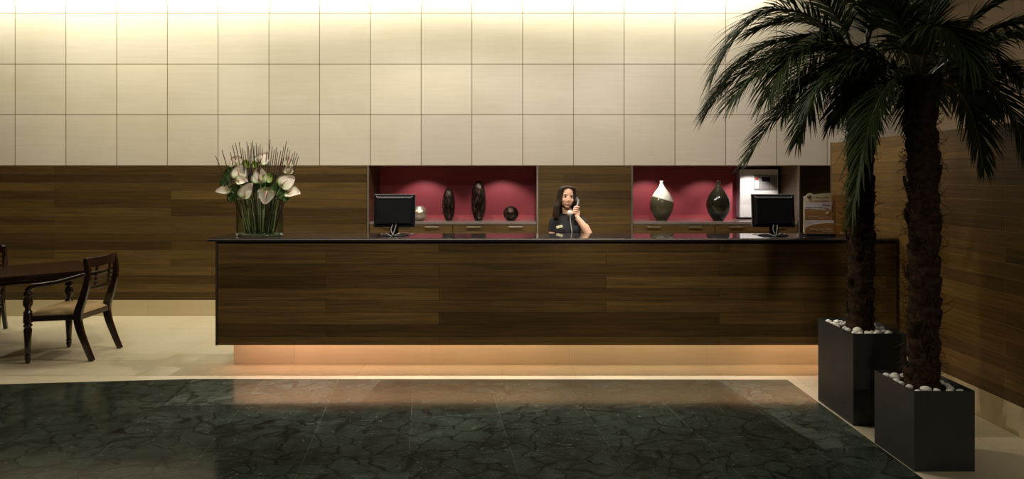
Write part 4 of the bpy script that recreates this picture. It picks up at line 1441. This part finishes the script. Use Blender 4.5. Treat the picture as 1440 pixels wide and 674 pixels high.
def make_palm(label, loc, pw, pd, ph, trunk_r, trunk_top, fronds, seed, stagger):
    """loc = front-left floor corner of the planter."""
    rnd = random.Random(seed)
    t = thing('potted_palm', label, 'potted palm', (loc[0] + pw / 2, loc[1] + pd / 2, 0))
    wl = 0.018
    b = bmesh.new()
    box(b, -pw / 2, pw / 2, -pd / 2, pd / 2, 0, ph - 0.0)
    # hollow the top: inset and push down
    b.faces.ensure_lookup_table()
    topf = max(b.faces, key=lambda f: f.calc_center_median().z)
    bmesh.ops.inset_region(b, faces=[topf], thickness=wl)
    for v in topf.verts:
        v.co.z -= 0.06
    r = bmesh.ops.extrude_discrete_faces(b, faces=[topf])
    es = [e for e in b.edges if len(e.link_faces) == 2 and e.calc_face_angle(0) > 1.2]
    obj('planter', b, M['planter'], t, label='square charcoal planter')
    b = bmesh.new()
    n = 14
    g = [[b.verts.new((-pw / 2 + wl + (pw - 2 * wl) * i / n, -pd / 2 + wl + (pd - 2 * wl) * j / n, ph - 0.034 + rnd.uniform(-0.006, 0.006))) for j in range(n + 1)] for i in range(n + 1)]
    for i in range(n):
        for j in range(n):
            b.faces.new((g[i][j], g[i + 1][j], g[i + 1][j + 1], g[i][j + 1]))
    bmesh.ops.solidify(b, geom=b.faces[:], thickness=0.02)
    obj('soil', b, M['soil'], t)
    # trunk: shaggy, ringed
    z0, z1 = ph - 0.05, trunk_top
    b = bmesh.new()
    nr, ns = 90, 30
    rings = []
    for i in range(nr + 1):
        u = i / nr
        z = z0 + (z1 - z0) * u
        row = []
        for k in range(ns):
            a = 2 * PI * k / ns
            step = (u * 15 + 0.5 * math.floor(k / ns * 6) % 1.0) % 1.0
            r = trunk_r * (0.86 + 0.20 * step) * (1 + 0.05 * math.sin(a * 3 + u * 30)) + rnd.uniform(-1, 1) * trunk_r * 0.045
            if u > 0.93:
                r *= 1 + 0.25 * (u - 0.93) / 0.07
            if u < 0.06:
                r *= 1.12
            bx_ = 0.012 * math.sin(u * 4)
            row.append(b.verts.new((bx_ + math.cos(a) * r, math.sin(a) * r, z)))
        rings.append(row)
    for a_, c_ in zip(rings, rings[1:]):
        for k in range(ns):
            b.faces.new((a_[k], a_[(k + 1) % ns], c_[(k + 1) % ns], c_[k]))
    b.faces.new(rings[0][::-1]); b.faces.new(rings[-1])
    obj('trunk', b, M['trunk'], t, True)
    # stubs of old leaf stalks
    m = int((z1 - z0) * 15)
    for k in range(m):
        a = k * 2.399 + rnd.uniform(-0.2, 0.2)
        z = z0 + 0.05 + (z1 - z0 - 0.08) * k / m
        d = V((math.cos(a), math.sin(a), 0))
        b = bmesh.new()
        tube(b, [d * trunk_r * 0.8 + V((0, 0, z)), d * trunk_r * 1.04 + V((0, 0, z + 0.045)), d * trunk_r * 1.14 + V((0, 0, z + 0.095))], [0.026, 0.020, 0.011], 6, True, 0.45)
        obj('leaf_base', b, M['trunk'], t)
    # loose curly fibres
    b = bmesh.new()
    for k in range(int((z1 - z0) * 260)):
        a = rnd.uniform(0, 2 * PI)
        z = rnd.uniform(z0 + 0.04, z1)
        d = V((math.cos(a), math.sin(a), 0))
        q = V((-d.y, d.x, 0)) * rnd.uniform(-0.06, 0.06)
        l = rnd.choice((0.012, 0.02, 0.03, 0.05)) * rnd.uniform(0.7, 1.3)
        up = rnd.uniform(-0.05, 0.06)
        c0 = d * trunk_r * 0.92 + V((0, 0, z))
        stube(b, [c0, c0 + d * l * 0.7 + q * 0.3 + V((0, 0, up * 0.6)), c0 + d * l + q * 0.7 + V((0, 0, up)), c0 + d * l * rnd.uniform(0.7, 1.4) + q + V((0, 0, up + rnd.uniform(-0.04, 0.03)))], [0.0022, 0.0016, 0.0011, 0.0005], 4, 3)
    o = obj('trunk_fibre', b, M['fibre'], t)
    o['kind'] = 'stuff'
    for (dx1, dy1, dz1, dx2, dy2, dz2, ll, hang) in fronds:
        C0 = V((dx1, dy1, 0)).normalized() * trunk_r * 0.5 + V((0, 0, z1 - 0.01))
        lf, st = frond(C0, C0 + V((dx1, dy1, dz1)), C0 + V((dx2, dy2, dz2)), ll, rnd, hang=hang)
        for q in (lf, st):
            q.verts.index_update()
            keep_clear(q, t.location, XR - 0.02, 2.02)
        f = obj('frond', lf, M['leaf'], t)
        obj('stalk', st, M['rachis'], f)
    return t


PLX, PLY = 2.24, 4.015
REAR = [
    # control dx,dy,dz ; tip dx,dy,dz ; leaflet length ; hang
    (-0.60, 0.00, 0.68, -0.96, 0.02, -0.14, 0.40, 0.8),
    (-0.55, 0.10, 0.36, -0.96, 0.16, -0.34, 0.40, 0.8),
    (-0.48, -0.22, 0.30, -0.74, -0.34, -0.34, 0.38, 0.9),
    (-0.42, 0.05, -0.18, -0.74, 0.00, -0.74, 0.30, 0.35),
    (-0.52, 0.35, 0.25, -0.85, 0.55, -0.35, 0.32, 0.6),
    (-0.25, -0.30, 0.10, -0.30, -0.50, -0.55, 0.28, 0.8),
    (-0.12, 0.45, 0.25, -0.18, 0.75, -0.35, 0.30, 0.7),
    (0.50, 0.25, 0.30, 0.80, 0.40, -0.30, 0.32, 0.6),
    (0.55, -0.05, 0.15, 0.72, -0.08, -0.45, 0.30, 0.7),
    (0.30, -0.40, 0.30, 0.45, -0.70, -0.30, 0.32, 0.8),
    (-0.30, -0.10, 0.55, -0.60, -0.15, 0.42, 0.34, 0.4),
    (-0.12, 0.06, 0.60, -0.25, 0.10, 0.75, 0.32, 0.3),
    (0.15, 0.10, 0.60, 0.40, 0.20, 0.60, 0.32, 0.3),
    (0.05, -0.20, 0.55, 0.10, -0.45, 0.55, 0.32, 0.4),
    (-0.20, 0.25, 0.45, -0.55, 0.45, 0.25, 0.32, 0.5),
    (0.22, 0.30, 0.05, 0.35, 0.45, -0.50, 0.28, 0.6),
    (-0.55, -0.10, 0.10, -0.92, -0.18, -0.36, 0.38, 0.7),
    (-0.34, -0.18, -0.02, -0.52, -0.25, -0.62, 0.28, 0.6),
]
make_palm('taller potted palm in the charcoal planter beside the counter end', (PLX, PLY), 0.352, 0.46, 0.605, 0.082, 2.50, REAR, 21, 0)
NEAR = [
    (-0.30, -0.06, 0.10, -0.40, -0.06, -0.80, 0.24, 0.75),
    (-0.26, -0.42, 0.42, -0.16, -0.62, -0.05, 0.26, 0.9),
    (0.42, -0.05, 0.16, 0.52, -0.08, -0.56, 0.26, 0.8),
    (-0.20, 0.10, 0.00, -0.25, 0.15, -0.72, 0.22, 0.6),
    (0.40, 0.25, 0.34, 0.70, 0.40, -0.15, 0.28, 0.7),
    (0.45, -0.25, 0.40, 0.72, -0.42, 0.02, 0.28, 0.7),
    (0.50, 0.05, 0.20, 0.85, 0.05, -0.20, 0.28, 0.6),
    (0.18, -0.35, 0.34, 0.32, -0.66, -0.05, 0.26, 0.9),
    (-0.40, 0.20, 0.40, -0.66, 0.35, 0.10, 0.28, 0.6),
    (-0.10, 0.40, 0.30, -0.15, 0.65, -0.20, 0.26, 0.7),
    (0.20, 0.38, 0.28, 0.35, 0.62, -0.25, 0.26, 0.7),
    (0.05, 0.05, 0.50, 0.20, 0.10, 0.62, 0.28, 0.4),
    (-0.12, 0.0, 0.48, -0.30, 0.0, 0.58, 0.28, 0.4),
    (0.20, -0.12, 0.48, 0.48, -0.25, 0.42, 0.28, 0.5),
    (-0.25, -0.18, 0.46, -0.52, -0.32, 0.36, 0.28, 0.5),
    (0.35, 0.10, 0.02, 0.40, 0.10, -0.52, 0.22, 0.7),
    (-0.42, 0.02, 0.24, -0.62, 0.05, -0.18, 0.26, 0.7),
    (0.30, -0.10, 0.40, 0.66, -0.12, 0.25, 0.28, 0.6),
]
make_palm('shorter potted palm in the charcoal planter nearest the camera', (2.226, 3.385), 0.336, 0.37, 0.447, 0.084, 2.22, NEAR, 33, 0)

# white pebbles, each its own stone
pr = random.Random(9)
base_meshes = []
for k in range(5):
    b = bmesh.new()
    bmesh.ops.create_icosphere(b, subdivisions=3, radius=1.0)
    ph = pr.uniform(0, 9)
    for v in b.verts:
        v.co *= 1 + 0.10 * math.sin(v.co.x * 2.3 + ph) + 0.08 * math.sin(v.co.y * 3.1 + ph * 2) + 0.05 * math.sin(v.co.z * 4 + ph)
    me = bpy.data.meshes.new('white_pebble')
    b.to_mesh(me); b.free()
    me.materials.append(M['pebble'])
    for p in me.polygons:
        p.use_smooth = True
    base_meshes.append(me)


def pebbles(x0, y0, w, d, z, tr, n, label, group):
    placed = []
    tries = 0
    while len(placed) < n and tries < 4000:
        tries += 1
        r = pr.uniform(0.017, 0.030)
        x = pr.uniform(x0 + 0.022 + r, x0 + w - 0.022 - r)
        y = pr.uniform(y0 + 0.022 + r, y0 + d - 0.022 - r)
        if math.hypot(x - x0 - w / 2, y - y0 - d / 2) < tr + r * 1.0:
            continue
        if any(math.hypot(x - a, y - c) < (r + q) * 1.02 for a, c, q in placed):
            continue
        placed.append((x, y, r))
        o = bpy.data.objects.new('white_pebble', pr.choice(base_meshes))
        COL.objects.link(o)
        o.scale = (r * pr.uniform(0.9, 1.1), r * pr.uniform(0.8, 1.0), r * pr.uniform(0.6, 0.8))
        o.rotation_euler = (0, 0, pr.uniform(0, 6))
        o.location = (x, y, z + r * 0.55)
        tag(o, label, 'pebble', group)


pebbles(PLX, PLY, 0.352, 0.46, 0.605 - 0.030, 0.088, 34, 'white rounded pebble on the soil of the taller palm', 'pebbles around the taller palm')
pebbles(2.226, 3.385, 0.336, 0.37, 0.447 - 0.030, 0.104, 22, 'white rounded pebble on the soil of the shorter palm', 'pebbles around the shorter palm')
